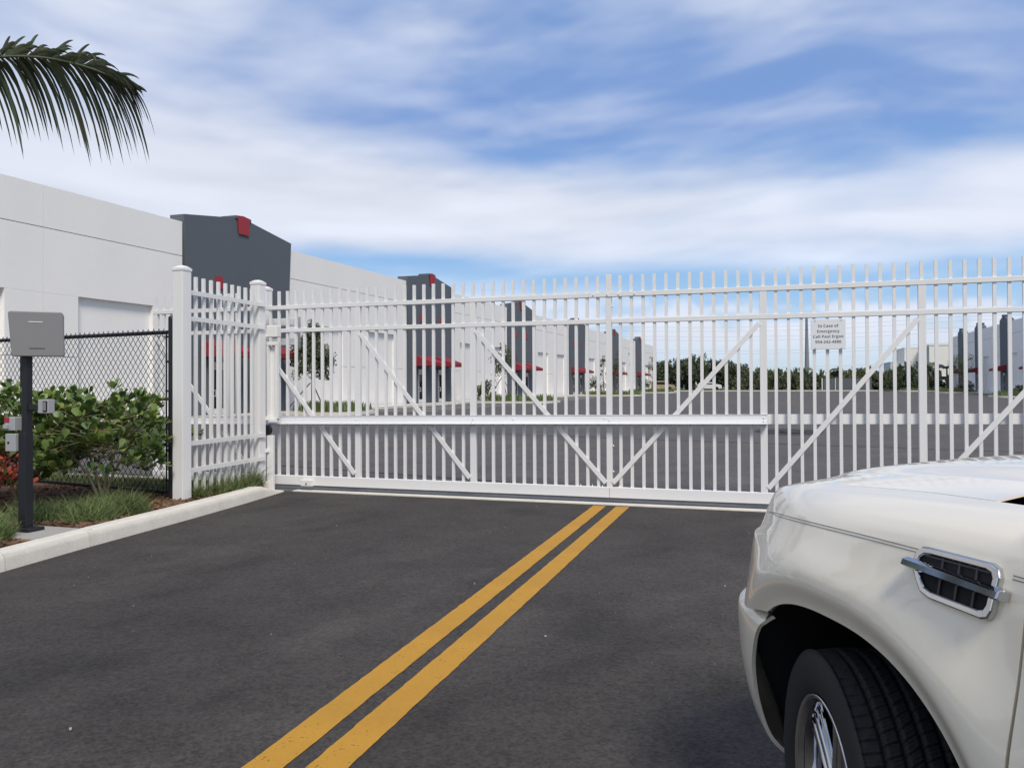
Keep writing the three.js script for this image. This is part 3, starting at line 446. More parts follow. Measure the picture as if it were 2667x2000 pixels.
// ------------------------------------------------------------------ entry pedestal
{
  const t = thing('entry_pedestal', 'black square entry pedestal with grey intercom cabinet at the kerb', 'intercom', [-6.80, 0.13, -5.86], { turn: 0.0 });
  part(t, 'base_plate', rbox(0.22, 0.05, 0.18, 0.008, 0.035, 0.026, 0.01), M.black);
  part(t, 'sleeve', rbox(0.092, 0.88, 0.088, 0.008, -0.002, 0.49, 0), M.black);
  part(t, 'pole', rbox(0.066, 1.70, 0.066, 0.006, 0.012, 0.86, 0.0), M.black);
  const cab = part(t, 'cabinet', (() => { const sh = new THREE.Shape(), pts = [[-0.245, 0.40], [-0.205, -0.005], [0.242, 0.0], [0.235, 0.40]]; sh.moveTo(-0.225, 0.405); sh.quadraticCurveTo(-0.25, 0.405, -0.248, 0.38); sh.lineTo(-0.216, 0.01); sh.quadraticCurveTo(-0.214, -0.005, -0.2, -0.005); sh.lineTo(0.225, -0.005); sh.quadraticCurveTo(0.243, -0.005, 0.243, 0.012); sh.lineTo(0.232, 0.38); sh.quadraticCurveTo(0.231, 0.405, 0.208, 0.405); sh.closePath(); return new THREE.ExtrudeGeometry(sh, { depth: 0.13, bevelEnabled: true, bevelSize: 0.008, bevelThickness: 0.008, bevelSegments: 2 }).translate(0.03, 1.66, -0.02); })(), M.steelGrey); cab.rotation.y = 0.78; cab.scale.set(0.90, 0.98, 0.9); cab.position.set(0.065, 0.03, -0.03);
  part(cab, 'back_housing', rbox(0.42, 0.30, 0.10, 0.01, 0.06, 1.905, -0.07), M.steelGrey);
  part(cab, 'light_slot', rbox(0.128, 0.009, 0.004, 0.002, 0.02, 1.972, 0.120), std([0.62, 0.62, 0.62], 0.5));
  // raised maker's lettering, too worn to read: a row of small raised strokes
  const gs = []; const r = rng(3); for (let i = 0; i < 9; i++) gs.push(box(0.011, 0.013, 0.003, -0.03 + i * 0.0158, 1.722, 0.1195)); part(cab, 'nameplate', merge(gs), std([0.07, 0.07, 0.075], 0.5));
  part(t, 'arm', rbox(0.20, 0.055, 0.045, 0.006, 0.13, 1.17, 0.0), M.black);
  const rd = part(t, 'card_reader', merge([rbox(0.055, 0.128, 0.09, 0.006, 0.222, 1.18, 0.0), rbox(0.085, 0.13, 0.075, 0.006, 0.285, 1.18, 0.015)]), M.steelLight); part(rd, 'reader_window', rbox(0.052, 0.098, 0.012, 0.004, 0.292, 1.18, 0.054), M.black); part(rd, 'reader_face', rbox(0.036, 0.080, 0.006, 0.003, 0.292, 1.18, 0.062), M.steelGrey);
  const fb = part(t, 'key_box', rbox(0.13, 0.125, 0.10, 0.006, -0.125, 1.015, 0.02), M.steelLight); part(fb, 'red_label', box(0.062, 0.05, 0.003, -0.155, 1.052, 0.0715), M.red); part(fb, 'lock_cover', rbox(0.05, 0.04, 0.03, 0.004, -0.155, 0.99, 0.08), M.steelLight);
  const kb = part(t, 'switch_box', rbox(0.125, 0.165, 0.10, 0.006, -0.115, 0.84, 0.02), M.steelLight); part(kb, 'keyhole', new THREE.CylinderGeometry(0.011, 0.011, 0.008, 12).rotateX(Math.PI / 2).translate(-0.135, 0.84, 0.072), M.blackMatt);
  structure('footing_slab', metreUV(rbox(0.75, 0.10, 0.55, 0.01)), M.concrete, 'grey concrete footing slab under the entry pedestal', [-6.62, 0.098, -5.83]);
}

// ------------------------------------------------------------------ plants
function leafGeoObovate(L, w) { // rounded paddle leaf along +y, slightly folded
  const n = 5, P = [], I = [], prof = [0.12, 0.42, 0.78, 1.0, 0.62]; P.push(0, 0, 0);
  for (let i = 0; i < n; i++) { const t = (i + 1) / (n + 0.4), y = L * t, hw = w * 0.5 * prof[i], c = 0.10 * L * t * t; P.push(-hw, y, hw * 0.25 - c, 0, y, -c, hw, y, hw * 0.25 - c); }
  I.push(0, 2, 1, 0, 3, 2); for (let i = 0; i < n - 1; i++) { const a = 1 + i * 3, b = a + 3; I.push(a, a + 1, b, a + 1, b + 1, b, a + 1, a + 2, b + 1, a + 2, b + 2, b + 1); }
  const g = new THREE.BufferGeometry(); g.setAttribute('position', new THREE.Float32BufferAttribute(P, 3)); g.setIndex(I); g.computeVertexNormals(); return g;
}
const tint = (g, r, gg, b) => { const n = g.attributes.position.count, a = new Float32Array(n * 3); for (let i = 0; i < n; i++) { a[i * 3] = r; a[i * 3 + 1] = gg; a[i * 3 + 2] = b; } g.setAttribute('color', new THREE.BufferAttribute(a, 3)); return g; };
const colMerge = (gs) => mergeGeometries(gs.map((g) => { const o = g.index ? g.toNonIndexed() : g.clone(); o.deleteAttribute('uv'); return o; }));
const greens = [[0.75, 0.85, 0.7], [1, 1, 0.9], [1.25, 1.15, 0.9], [0.6, 0.72, 0.7], [1.6, 1.35, 0.9]];
const leafVar = greens.map(([a, b, c], i) => tint(leafGeoObovate(0.110 + 0.01 * (i % 3), 0.076), a, b, c));
function paddleShrub(name, label, pos, h, rad, seed, nTips, opt = {}) {
  const r = rng(seed), t = thing(name, label, 'shrub', pos, { group: opt.group });
  const forks = []; const stems = opt.stems ?? 5;
  for (let i = 0; i < stems; i++) { const a = i / stems * 6.28 + r() * 0.8, b0 = V((r() - 0.5) * 0.08, 0, (r() - 0.5) * 0.08), mid = V(Math.cos(a) * rad * 0.16, h * 0.26, Math.sin(a) * rad * 0.16), end = V(Math.cos(a) * rad * 0.62, h * (0.55 + 0.3 * r()), Math.sin(a) * rad * 0.62); forks.push([b0, mid, end]); part(t, 'stem', merge([rod(b0, mid, 0.021, 0.015, 7), rod(mid, end, 0.015, 0.006, 6)]), M.stem); }
  const near = [], all = [], m = new THREE.Matrix4(), q = new THREE.Quaternion(), X = V(1, 0, 0), Y = V(0, 1, 0); const twigs = [];
  for (let k = 0; k < nTips; k++) {
    // points through an uneven rounded volume, denser toward the shell
    const a = r() * 6.283, u = Math.pow(r(), 0.42), ph = Math.acos(lerp(-0.75, 1, r())); const lump = 0.72 + 0.5 * fbm3(Math.cos(a) * 1.4 + seed, Math.cos(ph) * 2, Math.sin(a) * 1.4, 2);
    const rr = rad * u * lump, tip = V(Math.cos(a) * Math.sin(ph) * rr, h * 0.55 + Math.cos(ph) * h * 0.47 * u * lump, Math.sin(a) * Math.sin(ph) * rr); if (tip.y < 0.16) tip.y = 0.16 + r() * 0.1;
    const f = forks[k % forks.length], root = f[1].clone().lerp(f[2], 0.3 + 0.7 * r()); if (k % 3 === 0) twigs.push(rod(root, tip, 0.006, 0.003, 4));
    const out = tip.clone().sub(V(0, h * 0.25, 0)).normalize().lerp(Y, 0.35).normalize(), nl = 5 + (r() * 4 | 0);
    for (let i = 0; i < nl; i++) {
      const az = i * 2.4 + r(), op = 0.45 + 0.7 * r(), d = out.clone().applyAxisAngle(Math.abs(out.y) > 0.95 ? X : V(out.z, 0, -out.x).normalize(), op).applyAxisAngle(out, az).normalize(); d.y += 0.12; d.normalize();
      q.setFromUnitVectors(Y, d); const roll = new THREE.Quaternion().setFromAxisAngle(Y, Math.atan2(d.x, d.z) + (r() - 0.5) * 1.2); q.multiply(roll); const s = (0.72 + 0.5 * r()) * (opt.scale ?? 1);
      const p = tip.clone().addScaledVector(out, -0.05 * r()); m.compose(p, q, V(s, s, s)); const vi = r() < 0.10 ? 4 : (r() * 4 | 0); const key = (-p.x * -0.6) + p.z * 0.8 + p.x * 0.0 + p.y * 0.15; all.push([key + p.x * 0.4, m.clone(), vi]);
    }
  }
  all.sort((a, b) => b[0] - a[0]); const nSep = opt.sep ?? 120;
  all.slice(0, nSep).forEach(([, mm, vi]) => { const l = part(t, 'leaf', leafVar[vi], M.leaf); l.applyMatrix4(mm); });
  const rest = part(t, 'foliage', colMerge(all.slice(nSep).map(([, mm, vi]) => leafVar[vi].clone().applyMatrix4(mm))), M.leaf); rest.userData.kind = 'stuff';
  part(t, 'twigs', merge(twigs), M.stem).userData.kind = 'stuff'; return t;
}
paddleShrub('paddle_leaf_shrub', 'large green paddle leaf shrub in front of the chain link fence, nearest the white posts', [-7.72, 0.12, -7.66], 1.38, 0.95, 21, 330, { stems: 4, sep: 150 });
paddleShrub('paddle_leaf_shrub', 'green paddle leaf shrub just right of and behind the entry pedestal', [-8.62, 0.12, -7.30], 1.42, 0.85, 22, 300, { sep: 110 });
paddleShrub('paddle_leaf_shrub', 'green paddle leaf shrub at the left edge behind the entry pedestal', [-9.5, 0.12, -6.9], 1.28, 0.85, 23, 240, { sep: 60 });
paddleShrub('paddle_leaf_shrub', 'low green paddle leaf shrub left out beyond the pedestal bed', [-10.7, 0.12, -6.6], 1.2, 0.75, 24, 110, { sep: 20 });
{ // red croton
  const r = rng(61), t = thing('croton_shrub', 'red and orange leaved croton shrub beside the entry pedestal', 'shrub', [-8.15, 0.12, -6.55]); const gs = [], cols = [[1, 0.6, 0.6], [1.15, 1.3, 0.8], [0.5, 0.5, 0.6], [0.8, 0.9, 0.9], [0.25, 1.7, 0.9]];
  const lg = leafGeoObovate(0.13, 0.05), m = new THREE.Matrix4(), q = new THREE.Quaternion(); const list = [];
  const vs = cols.map((c) => tint(lg.clone(), ...c));
  for (let k = 0; k < 70; k++) { const a = r() * 6.28, rr = 0.42 * Math.sqrt(r()), tip = V(Math.cos(a) * rr, 0.22 + r() * 0.48 * (1 - rr), Math.sin(a) * rr); for (let i = 0; i < 6; i++) { const d = V(Math.cos(i * 1.1 + a) * 0.8, 0.55 + r() * 0.5, Math.sin(i * 1.1 + a) * 0.8).normalize(); q.setFromUnitVectors(V(0, 1, 0), d); const s = 0.7 + r() * 0.5; m.compose(tip, q, V(s, s, s)); list.push([tip.z + tip.x * 0.4, m.clone(), r() * cols.length | 0]); } }
  list.sort((a, b) => b[0] - a[0]); list.slice(0, 80).forEach(([, mm, v]) => part(t, 'leaf', vs[v], M.leafRed).applyMatrix4(mm));
  part(t, 'foliage', colMerge(list.slice(80).map(([, mm, v]) => vs[v].clone().applyMatrix4(mm))), M.leafRed).userData.kind = 'stuff';
  for (let i = 0; i < 4; i++) part(t, 'stem', rod(V(0, 0, 0), V(Math.cos(i * 1.6) * 0.22, 0.42, Math.sin(i * 1.6) * 0.22), 0.012, 0.006, 6), M.stem);
}
function grassClump(label, pts, n, hMin, hMax, seed) { // pts: list of [x,z,r] discs
  const r = rng(seed), P = [], I = [], blade = new THREE.BufferGeometry(), seg = 4;
  for (let i = 0; i <= seg; i++) { const t = i / seg, w = 0.0027 * (1 - t * 0.92), y = t * (1 - 0.25 * t), z = 0.62 * t * t; P.push(-w, y, z, w, y, z); } for (let i = 0; i < seg; i++) { const a = i * 2; I.push(a, a + 1, a + 2, a + 1, a + 3, a + 2); }
  blade.setAttribute('position', new THREE.Float32BufferAttribute(P, 3)); blade.setIndex(I); blade.computeVertexNormals(); tint(blade, 1, 1, 1);
  const im = new THREE.InstancedMesh(blade, M.grass, n), m4 = new THREE.Matrix4(), q = new THREE.Quaternion(), c = new THREE.Color();
  for (let i = 0; i < n; i++) { const [cx, cz, cr, hs = 1] = pts[r() * pts.length | 0], a = r() * 6.283, d = cr * Math.sqrt(r()), h = lerp(hMin, hMax, Math.pow(r(), 1.3)) * hs * (1.1 - 0.5 * d / cr); q.setFromEuler(new THREE.Euler((r() - 0.5) * 1.1, r() * 6.283, (r() - 0.5) * 1.1)); m4.compose(V(cx + Math.cos(a) * d, 0.125, cz + Math.sin(a) * d), q, V(0.9 + r() * 0.8, h, h)); im.setMatrixAt(i, m4); const v = 0.55 + 0.75 * r(), y = r() < 0.1 ? 1.5 : 1; im.setColorAt(i, c.setRGB(v * y, v, v * 0.85)); }
  im.name = numbered('grass_tuft'); im.castShadow = im.receiveShadow = true; scene.add(im); tag(im, label, 'grass', { kind: 'stuff' });
}
grassClump('tuft of fine green grass between pedestal and shrub at the kerb', [[-6.75, -6.55, 0.26], [-6.85, -6.85, 0.32], [-6.95, -7.15, 0.28, 1.1], [-7.15, -6.75, 0.3], [-6.72, -7.05, 0.2], [-7.3, -6.4, 0.3], [-7.2, -7.3, 0.25]], 9500, 0.12, 0.36, 91);
grassClump('tuft of green grass at the kerb left of the pedestal', [[-6.55, -5.05, 0.24, 1.1], [-6.8, -5.25, 0.3], [-6.5, -4.7, 0.22], [-7.05, -5.45, 0.25], [-6.95, -5.62, 0.2], [-6.72, -5.5, 0.12, 0.8]], 6600, 0.12, 0.34, 92);
grassClump('long grass growing along the foot of the white return fence', [[-6.80, -8.25, 0.10], [-6.85, -8.6, 0.14], [-6.9, -8.95, 0.15, 1.1], [-6.95, -9.3, 0.15, 1.15], [-6.95, -9.55, 0.12, 1.2]], 1800, 0.16, 0.42, 93);
grassClump('green grass between the chain link fence and the gate tail', [[-7.5, -8.6, 0.35], [-8.1, -8.9, 0.4], [-8.8, -9.0, 0.45], [-7.4, -9.2, 0.35], [-9.6, -9.1, 0.4], [-10.5, -9.2, 0.45]], 4500, 0.14, 0.34, 94);
grassClump('sparse grass under the shrubs behind the pedestal', [[-7.9, -6.6, 0.5], [-8.9, -6.2, 0.6], [-9.6, -5.6, 0.6]], 900, 0.1, 0.28, 95);

// ------------------------------------------------------------------ palm at the left, its frond reaching into view
function frond(t, base, pts, leafLen, seed, sep) {
  const r = rng(seed), curve = new THREE.CatmullRomCurve3(pts), rach = new THREE.TubeGeometry(curve, 28, 0.014, 6), stuff = []; const f = part(t, 'frond', rach, M.palm); tint(f.geometry, 1.1, 1.1, 0.8);
  const N = 70; const lg = (() => { const n = 7, P = [], I = []; for (let i = 0; i <= n; i++) { const s = i / n, w = 0.5 * (s < 0.12 ? 0.5 + s * 4.2 : Math.pow(1 - s, 0.42)), y = s; P.push(-w, y, 0.12 * w, 0, y, -0.1 * w, w, y, 0.12 * w); } for (let i = 0; i < n; i++) { const a = i * 3; I.push(a, a + 1, a + 3, a + 1, a + 4, a + 3, a + 1, a + 2, a + 4, a + 2, a + 5, a + 4); } return [P, I, n]; })();
  for (let i = 0; i < N; i++) for (const sd of [-1, 1]) {
    const u = 0.12 + 0.88 * (i + r() * 0.5) / N, p = curve.getPoint(Math.min(u, 1)), tan = curve.getTangent(Math.min(u, 1)), up = V(0, 1, 0), side = new THREE.Vector3().crossVectors(tan, up).normalize().multiplyScalar(sd);
    const L = leafLen * (0.72 + 0.36 * Math.sin(Math.min(1, u * 1.05) * 2.6)) * (0.8 + 0.35 * r()) * (u > 0.9 ? 0.62 : 1) * (sd > 0 ? 0.78 : 1), w = 0.056 * (0.75 + 0.5 * r());
    const d0 = (sd > 0 ? side.clone().multiplyScalar(0.22).addScaledVector(tan, 0.5 + 0.5 * r() + 0.4 * u).addScaledVector(up, (0.5 + 1.5 * r()) * (1.25 - u)) : side.clone().multiplyScalar(0.55).addScaledVector(tan, 0.10 + 0.75 * u * u * u + 0.22 * r()).addScaledVector(up, -0.1 - 0.3 * r())).normalize(); const droop = sd > 0 ? 0.25 + 0.75 * r() : 1.5 + 0.7 * r() - 0.5 * u;
    const [P0, I0] = lg, P = []; const nrm = new THREE.Vector3().crossVectors(d0, tan).normalize(); const lat = new THREE.Vector3().crossVectors(d0, nrm).normalize();
    for (let k = 0; k < P0.length; k += 3) { const s = P0[k + 1], q = p.clone().addScaledVector(d0, L * s * (1 - 0.22 * s)); q.y -= droop * L * s * s * 0.62; q.addScaledVector(lat, P0[k] * w).addScaledVector(nrm, P0[k + 2] * w); P.push(q.x, q.y, q.z); }
    const g = new THREE.BufferGeometry(); g.setAttribute('position', new THREE.Float32BufferAttribute(P, 3)); g.setIndex(I0); g.computeVertexNormals(); const v = 0.6 + 0.8 * r(); tint(g, v * (0.9 + 0.3 * r()), v, v * 0.9);
    if (sep) part(f, 'leaflet', g, M.palm); else stuff.push(g);
  }
  if (stuff.length) part(f, 'leaflets', colMerge(stuff), M.palm).userData.kind = 'stuff';
}
{
  const c = V(-9.30, 4.62, -6.38), t = thing('palm_tree', 'palm tree at the left with a long drooping frond against the sky', 'palm tree', [c.x, 0.12, c.z]);
  const R = V(0.947, 0, -0.3206), h = c.y - 0.12;
  part(t, 'trunk', (() => { const P = []; for (let i = 0; i <= 40; i++) { const y = i / 40 * (h - 0.9); P.push(new THREE.Vector2(0.15 - 0.05 * i / 40 + (i % 2 ? 0.004 : 0) + (i < 3 ? 0.05 - i * 0.016 : 0), y)); } return new THREE.LatheGeometry(P, 16); })(), std([0.30, 0.275, 0.24], 0.9));
  part(t, 'crownshaft', new THREE.CylinderGeometry(0.05, 0.105, 0.95, 14).translate(0, h - 0.47, 0), std([0.13, 0.19, 0.07], 0.5));
  const L = (d, y) => V(R.x * d, y - 0.12, R.z * d);
  frond(t, null, [L(0, 4.55), L(0.55, 4.97), L(1.1, 5.11), L(1.6, 5.11), L(2.0, 5.03), L(2.32, 4.92), L(2.6, 4.78)], 0.60, 7, true);
  for (let i = 0; i < 7; i++) { const a = 2.0 + i * 0.40, d = V(Math.cos(a) * 0.947 + Math.sin(a) * 0.32, 0, -Math.cos(a) * 0.32 + Math.sin(a) * 0.947), e = 0.2 * Math.sin(i * 2.1), pt = (k, y) => V(d.x * k, h + y, d.z * k); frond(t, null, [pt(0, -0.1), pt(0.45, 0.42 + e), pt(1.0, 0.66 + e), pt(1.6, 0.5 + e), pt(2.2, 0.05), pt(2.55, -0.5)], 0.58, 30 + i, false); }
  // a lower frond just inside the left edge
}

// ------------------------------------------------------------------ trees
function crownGeo(seed, clumps, per, rx, ry, rz, leaf, shape = 0) {
  const r = rng(seed), P = [], C = []; const cl = [];
  for (let k = 0; k < clumps; k++) { const a = r() * 6.283, ph = Math.acos(lerp(-0.8, 1, r())), u = Math.pow(r(), 0.5) * (0.75 + 0.45 * r()); const taper = shape ? 1 - 0.55 * sst(0, 1, Math.cos(ph) * u) : 1; cl.push([Math.cos(a) * Math.sin(ph) * rx * u * taper, Math.cos(ph) * ry * u, Math.sin(a) * Math.sin(ph) * rz * u * taper, (0.16 + 0.16 * r()) * Math.min(rx, ry) * 1.3, 0.6 + 0.75 * r()]); }
  for (const [cx, cy, cz, cr, v0] of cl) for (let i = 0; i < per; i++) {
    const d = V(r() - 0.5, r() - 0.5, r() - 0.5).normalize().multiplyScalar(cr * Math.pow(r(), 0.4)), n = V(r() - 0.5, r() - 0.3, r() - 0.5).normalize(), a = new THREE.Vector3().crossVectors(n, V(r() - 0.5, r() - 0.5, r() - 0.5)).normalize(), b = new THREE.Vector3().crossVectors(n, a), s = leaf * (0.6 + 0.8 * r());
    const o = V(cx, cy, cz).add(d), q = [o.clone().addScaledVector(a, -s), o.clone().addScaledVector(b, -s * 0.45), o.clone().addScaledVector(a, s), o.clone().addScaledVector(b, s * 0.45)];
    for (const k of [0, 1, 2, 0, 2, 3]) P.push(q[k].x, q[k].y, q[k].z); const v = v0 * (0.75 + 0.5 * r()), w = 0.9 + 0.3 * r(); for (let k = 0; k < 6; k++) C.push(v * w, v, v * 0.9);
  }
  const g = new THREE.BufferGeometry(); g.setAttribute('position', new THREE.Float32BufferAttribute(P, 3)); g.setAttribute('color', new THREE.Float32BufferAttribute(C, 3)); g.computeVertexNormals(); return g;
}
function yardTree(label, pos, h, rx, seed, clumps, per, o = {}) {
  const t = thing(o.name ?? 'young_oak_tree', label, 'tree', pos, { group: 'young trees on the planted islands' }), r = rng(seed), cb = h * (o.low ?? 0.3), cy = (h + cb) / 2, ry = (h - cb) / 2;
  const limbs = [rod(V(0, 0, 0), V(0.03, cb + 0.3, 0.02), 0.055, 0.045, 8), rod(V(0.03, cb + 0.28, 0.02), V(0, h * 0.9, 0), 0.045, 0.012, 6)]; for (let i = 0; i < 6; i++) { const a = i * 1.2 + r(), y = cb + 0.1 + i * 0.22 * ry; limbs.push(rod(V(0.02, y, 0.01), V(Math.cos(a) * rx * 0.7, y + ry * 0.45, Math.sin(a) * rx * 0.7), 0.022, 0.006, 5)); }
  part(t, 'trunk', merge(limbs), M.bark);
  part(t, 'crown', crownGeo(seed, clumps, per, rx, ry, rx, o.leaf ?? 0.075, o.shape ?? 1).translate(0, cy, 0), M.leafOak);
  for (let i = 0; i < 3; i++) { const a = i * 2.09 + 0.5; part(t, 'support_stake', rod(V(Math.cos(a) * 1.25, 0, Math.sin(a) * 1.25), V(Math.cos(a) * 0.07, cb + 0.35, Math.sin(a) * 0.07), 0.028, 0.028, 6), M.wood); }
}
yardTree('dark leafed young oak nearest the gate on the left, beside the first grey tower', [-22.75, 0.2, -35.9], 4.35, 1.0, 31, 120, 60, { low: 0.24, leaf: 0.08 });
yardTree('staked young oak in front of the third grey tower', [-21.6, 0.2, -61.5], 4.5, 1.05, 32, 60, 44, { low: 0.32 });
yardTree('thin sparse young tree left of the staked oak on the third island', [-21.0, 0.2, -95.6], 4.6, 0.75, 33, 15, 40, { low: 0.25 });
yardTree('young oak in front of the fifth grey tower', [-19.75, 0.2, -97.0], 4.7, 1.25, 34, 40, 40, { low: 0.3 });
yardTree('narrow staked young tree at the far end of the left warehouse', [-19.95, 0.2, -125.6], 5.6, 0.9, 35, 24, 40, { low: 0.2 });
yardTree('round crowned tree at the end tower of the right warehouse', [21.6, 0.2, -124.2], 5.2, 1.7, 36, 60, 44, { low: 0.28, shape: 0 });
// shrubs on the islands
function lowShrub(name, label, pos, rx, h, seed, mat, clumps = 16, leaf = 0.09) { const t = thing(name, label, 'shrub', pos, { group: 'low shrubs on the planted islands' }); part(t, 'foliage', crownGeo(seed, clumps, 34, rx, h * 0.5, rx, leaf).translate(0, h * 0.5, 0), mat); part(t, 'stem', merge([rod(V(0, 0, 0), V(rx * 0.3, h * 0.6, 0), 0.02, 0.01, 5), rod(V(0, 0, 0), V(-rx * 0.3, h * 0.6, 0.1), 0.02, 0.01, 5)]), M.bark); }
lowShrub('low_shrub', 'small yellow green shrub left of the second island', [-23.3, 0.15, -60.6], 0.55, 1.4, 41, M.leafScrub);
lowShrub('low_shrub', 'taller spiky shrub on the second island by the wall', [-22.9, 0.2, -61.4], 0.75, 1.9, 42, M.leafScrub, 22);
lowShrub('low_shrub', 'dense dark shrub beside the fourth grey tower', [-21.9, 0.2, -95.9], 0.95, 2.2, 43, M.leafOak, 26);
lowShrub('low_shrub', 'dense shrub beside the last grey tower', [-21.0, 0.2, -125.2], 1.1, 2.1, 44, M.leafOak, 26);
lowShrub('low_shrub', 'low hedge shrub at the near right island', [20.5, 0.2, -90.5], 1.4, 1.0, 45, M.leafScrub, 26);
lowShrub('low_shrub', 'dark shrub between the two right grey towers', [22.0, 0.2, -122.5], 1.2, 1.5, 46, M.leafOak, 26);
// ------------------------------------------------------------------ tree line beyond the far kerb
{
  const base = 0.1, tall = [[-30, -174, 5.9], [-26.4, -170, 5.5], [-22.0, -172, 6.2], [-18.4, -168, 6.5], [-14.8, -172, 5.7], [-11.4, -169, 5.6], [-8.4, -172, 4.6]];
  const gs = [0, 1, 2].map((i) => crownGeo(50 + i, 150, 30, 1, 0.5, 1, 0.07));
  tall.forEach(([x, z, h], i) => { const t = thing('far_tree', `tall dark green tree in the far tree line, ${ORD[i]} from the left warehouse`, 'tree', [x, base, z], { group: 'tall dark trees beyond the far kerb' }); const c = part(t, 'crown', gs[i % 3], M.leafFar, [0, h * 0.5, 0]); c.scale.set(3.2 + 0.9 * ((i * 7) % 3) / 2, h * 1.02, 3.4); c.rotation.y = i * 1.3; part(t, 'trunk', rod(V(0, 0, 0), V(0.2, h * 0.6, 0), 0.28, 0.12, 7), M.bark); });
  const r = rng(8); const sg = [0, 1, 2].map((i) => crownGeo(60 + i, 70, 30, 1, 0.5, 1, 0.10));
  let n = 0; for (let x = -7; x < 24; x += 1.72) { const h = 3.2 + r() * 1.4 + (x > 20 ? 1.2 : 0), z = -160 - r() * 9, t = thing('scrub_bush', `bush in the low far thicket, ${ORD[n]} from the left`, 'bush', [x + r() * 0.6, base, z], { group: 'scrub bushes beyond the far kerb' }); const c = part(t, 'foliage', sg[n % 3], n % 4 === 1 ? M.leafOak : n % 3 ? M.leafScrub : M.leafFar, [0, h * 0.44, 0]); c.scale.set(2.0 + r() * 0.6, h * 1.0, 1.8); c.rotation.y = n; part(t, 'stem', rod(V(0, 0, 0), V(0.1, h * 0.5, 0), 0.07, 0.04, 5), M.bark); n++; }
  n = 0; for (const [x, z] of [[-9, -158], [-5.4, -157.5], [-1.6, -158.5], [2.2, -157]]) { const t = thing('scrub_bush', `small verge bush before the tall trees, ${ORD[n]} from the left`, 'bush', [x, base, z], { group: 'small bushes on the far verge' }); const c = part(t, 'foliage', sg[n % 3], M.leafOak, [0, 1.2, 0]); c.scale.set(1.3, 2.6, 1.3); part(t, 'stem', rod(V(0, 0, 0), V(0, 1.4, 0), 0.05, 0.03, 5), M.bark); n++; }
  // small palms
  function smallPalm(label, pos, h, len, seed) {
    const q = rng(seed), t = thing('small_palm', label, 'palm tree', pos, { group: 'small palms at the far end of the yard' }); part(t, 'trunk', rod(V(0, 0, 0), V(0, h, 0), 0.16, 0.1, 8), M.bark); const gsl = [];
    for (let i = 0; i < 13; i++) { const a = i * 2.4 + q(), up = 0.5 + 0.9 * q(), pts = [0, 0.35, 0.7, 1].map((s) => V(Math.cos(a) * len * s, h + up * len * (s * 0.9 - s * s * 1.05), Math.sin(a) * len * s)); const cv = new THREE.CatmullRomCurve3(pts), P = [], I = [], N = 12; for (let k = 0; k <= N; k++) { const p = cv.getPoint(k / N), w = len * 0.17 * Math.sin(Math.PI * Math.min(1, 0.1 + k / N * 0.9)), sx = -Math.sin(a) * w, sz = Math.cos(a) * w; P.push(p.x - sx, p.y - w * 0.8, p.z - sz, p.x, p.y, p.z, p.x + sx, p.y - w * 0.8, p.z + sz); } for (let k = 0; k < N; k++) { const b = k * 3; if (k % 2 === 0 || 1) I.push(b, b + 1, b + 3, b + 1, b + 4, b + 3, b + 1, b + 2, b + 4, b + 2, b + 5, b + 4); } const g = new THREE.BufferGeometry(); g.setAttribute('position', new THREE.Float32BufferAttribute(P, 3)); g.setIndex(I); g.computeVertexNormals(); const v = 0.7 + q() * 0.6; part(t, 'frond', tint(g, v, v, v * 0.8), M.palm); }
  }
  smallPalm('palm between the far cream building and the tall gate upright', [20.5, 0.16, -144], 3.9, 2.1, 71);
  smallPalm('palm with arching fronds in front of the cream building window', [23.5, 0.16, -146], 3.6, 2.2, 72);
  smallPalm('bushy palm rising behind the dumpster enclosure, left one', [8.2, 0.1, -166], 3.6, 1.7, 73); smallPalm('bushy palm rising behind the dumpster enclosure, right one', [12.6, 0.1, -167], 3.7, 1.7, 74); smallPalm('palm head beside the tall utility pole', [2.6, 0.1, -172], 3.9, 1.8, 75);
  n = 0; for (let x = 15.5; x < 29; x += 1.5) { const t = thing('hedge_plant', `hedge plant in front of the pale far buildings, ${ORD[n]} from the left`, 'bush', [x, 0.14, -149.2 - (n % 2) * 0.6], { group: 'hedge in front of the pale far buildings' }); const c = part(t, 'foliage', sg[n % 3], M.leafFar, [0, 0.95, 0]); const q = 1 + 0.25 * Math.sin(n * 2.3); c.scale.set(0.95, 2.1 * q, 0.9); c.rotation.y = n * 1.7; part(t, 'stem', rod(V(0, 0, 0), V(0, 1, 0), 0.03, 0.02, 5), M.bark); n++; }
}
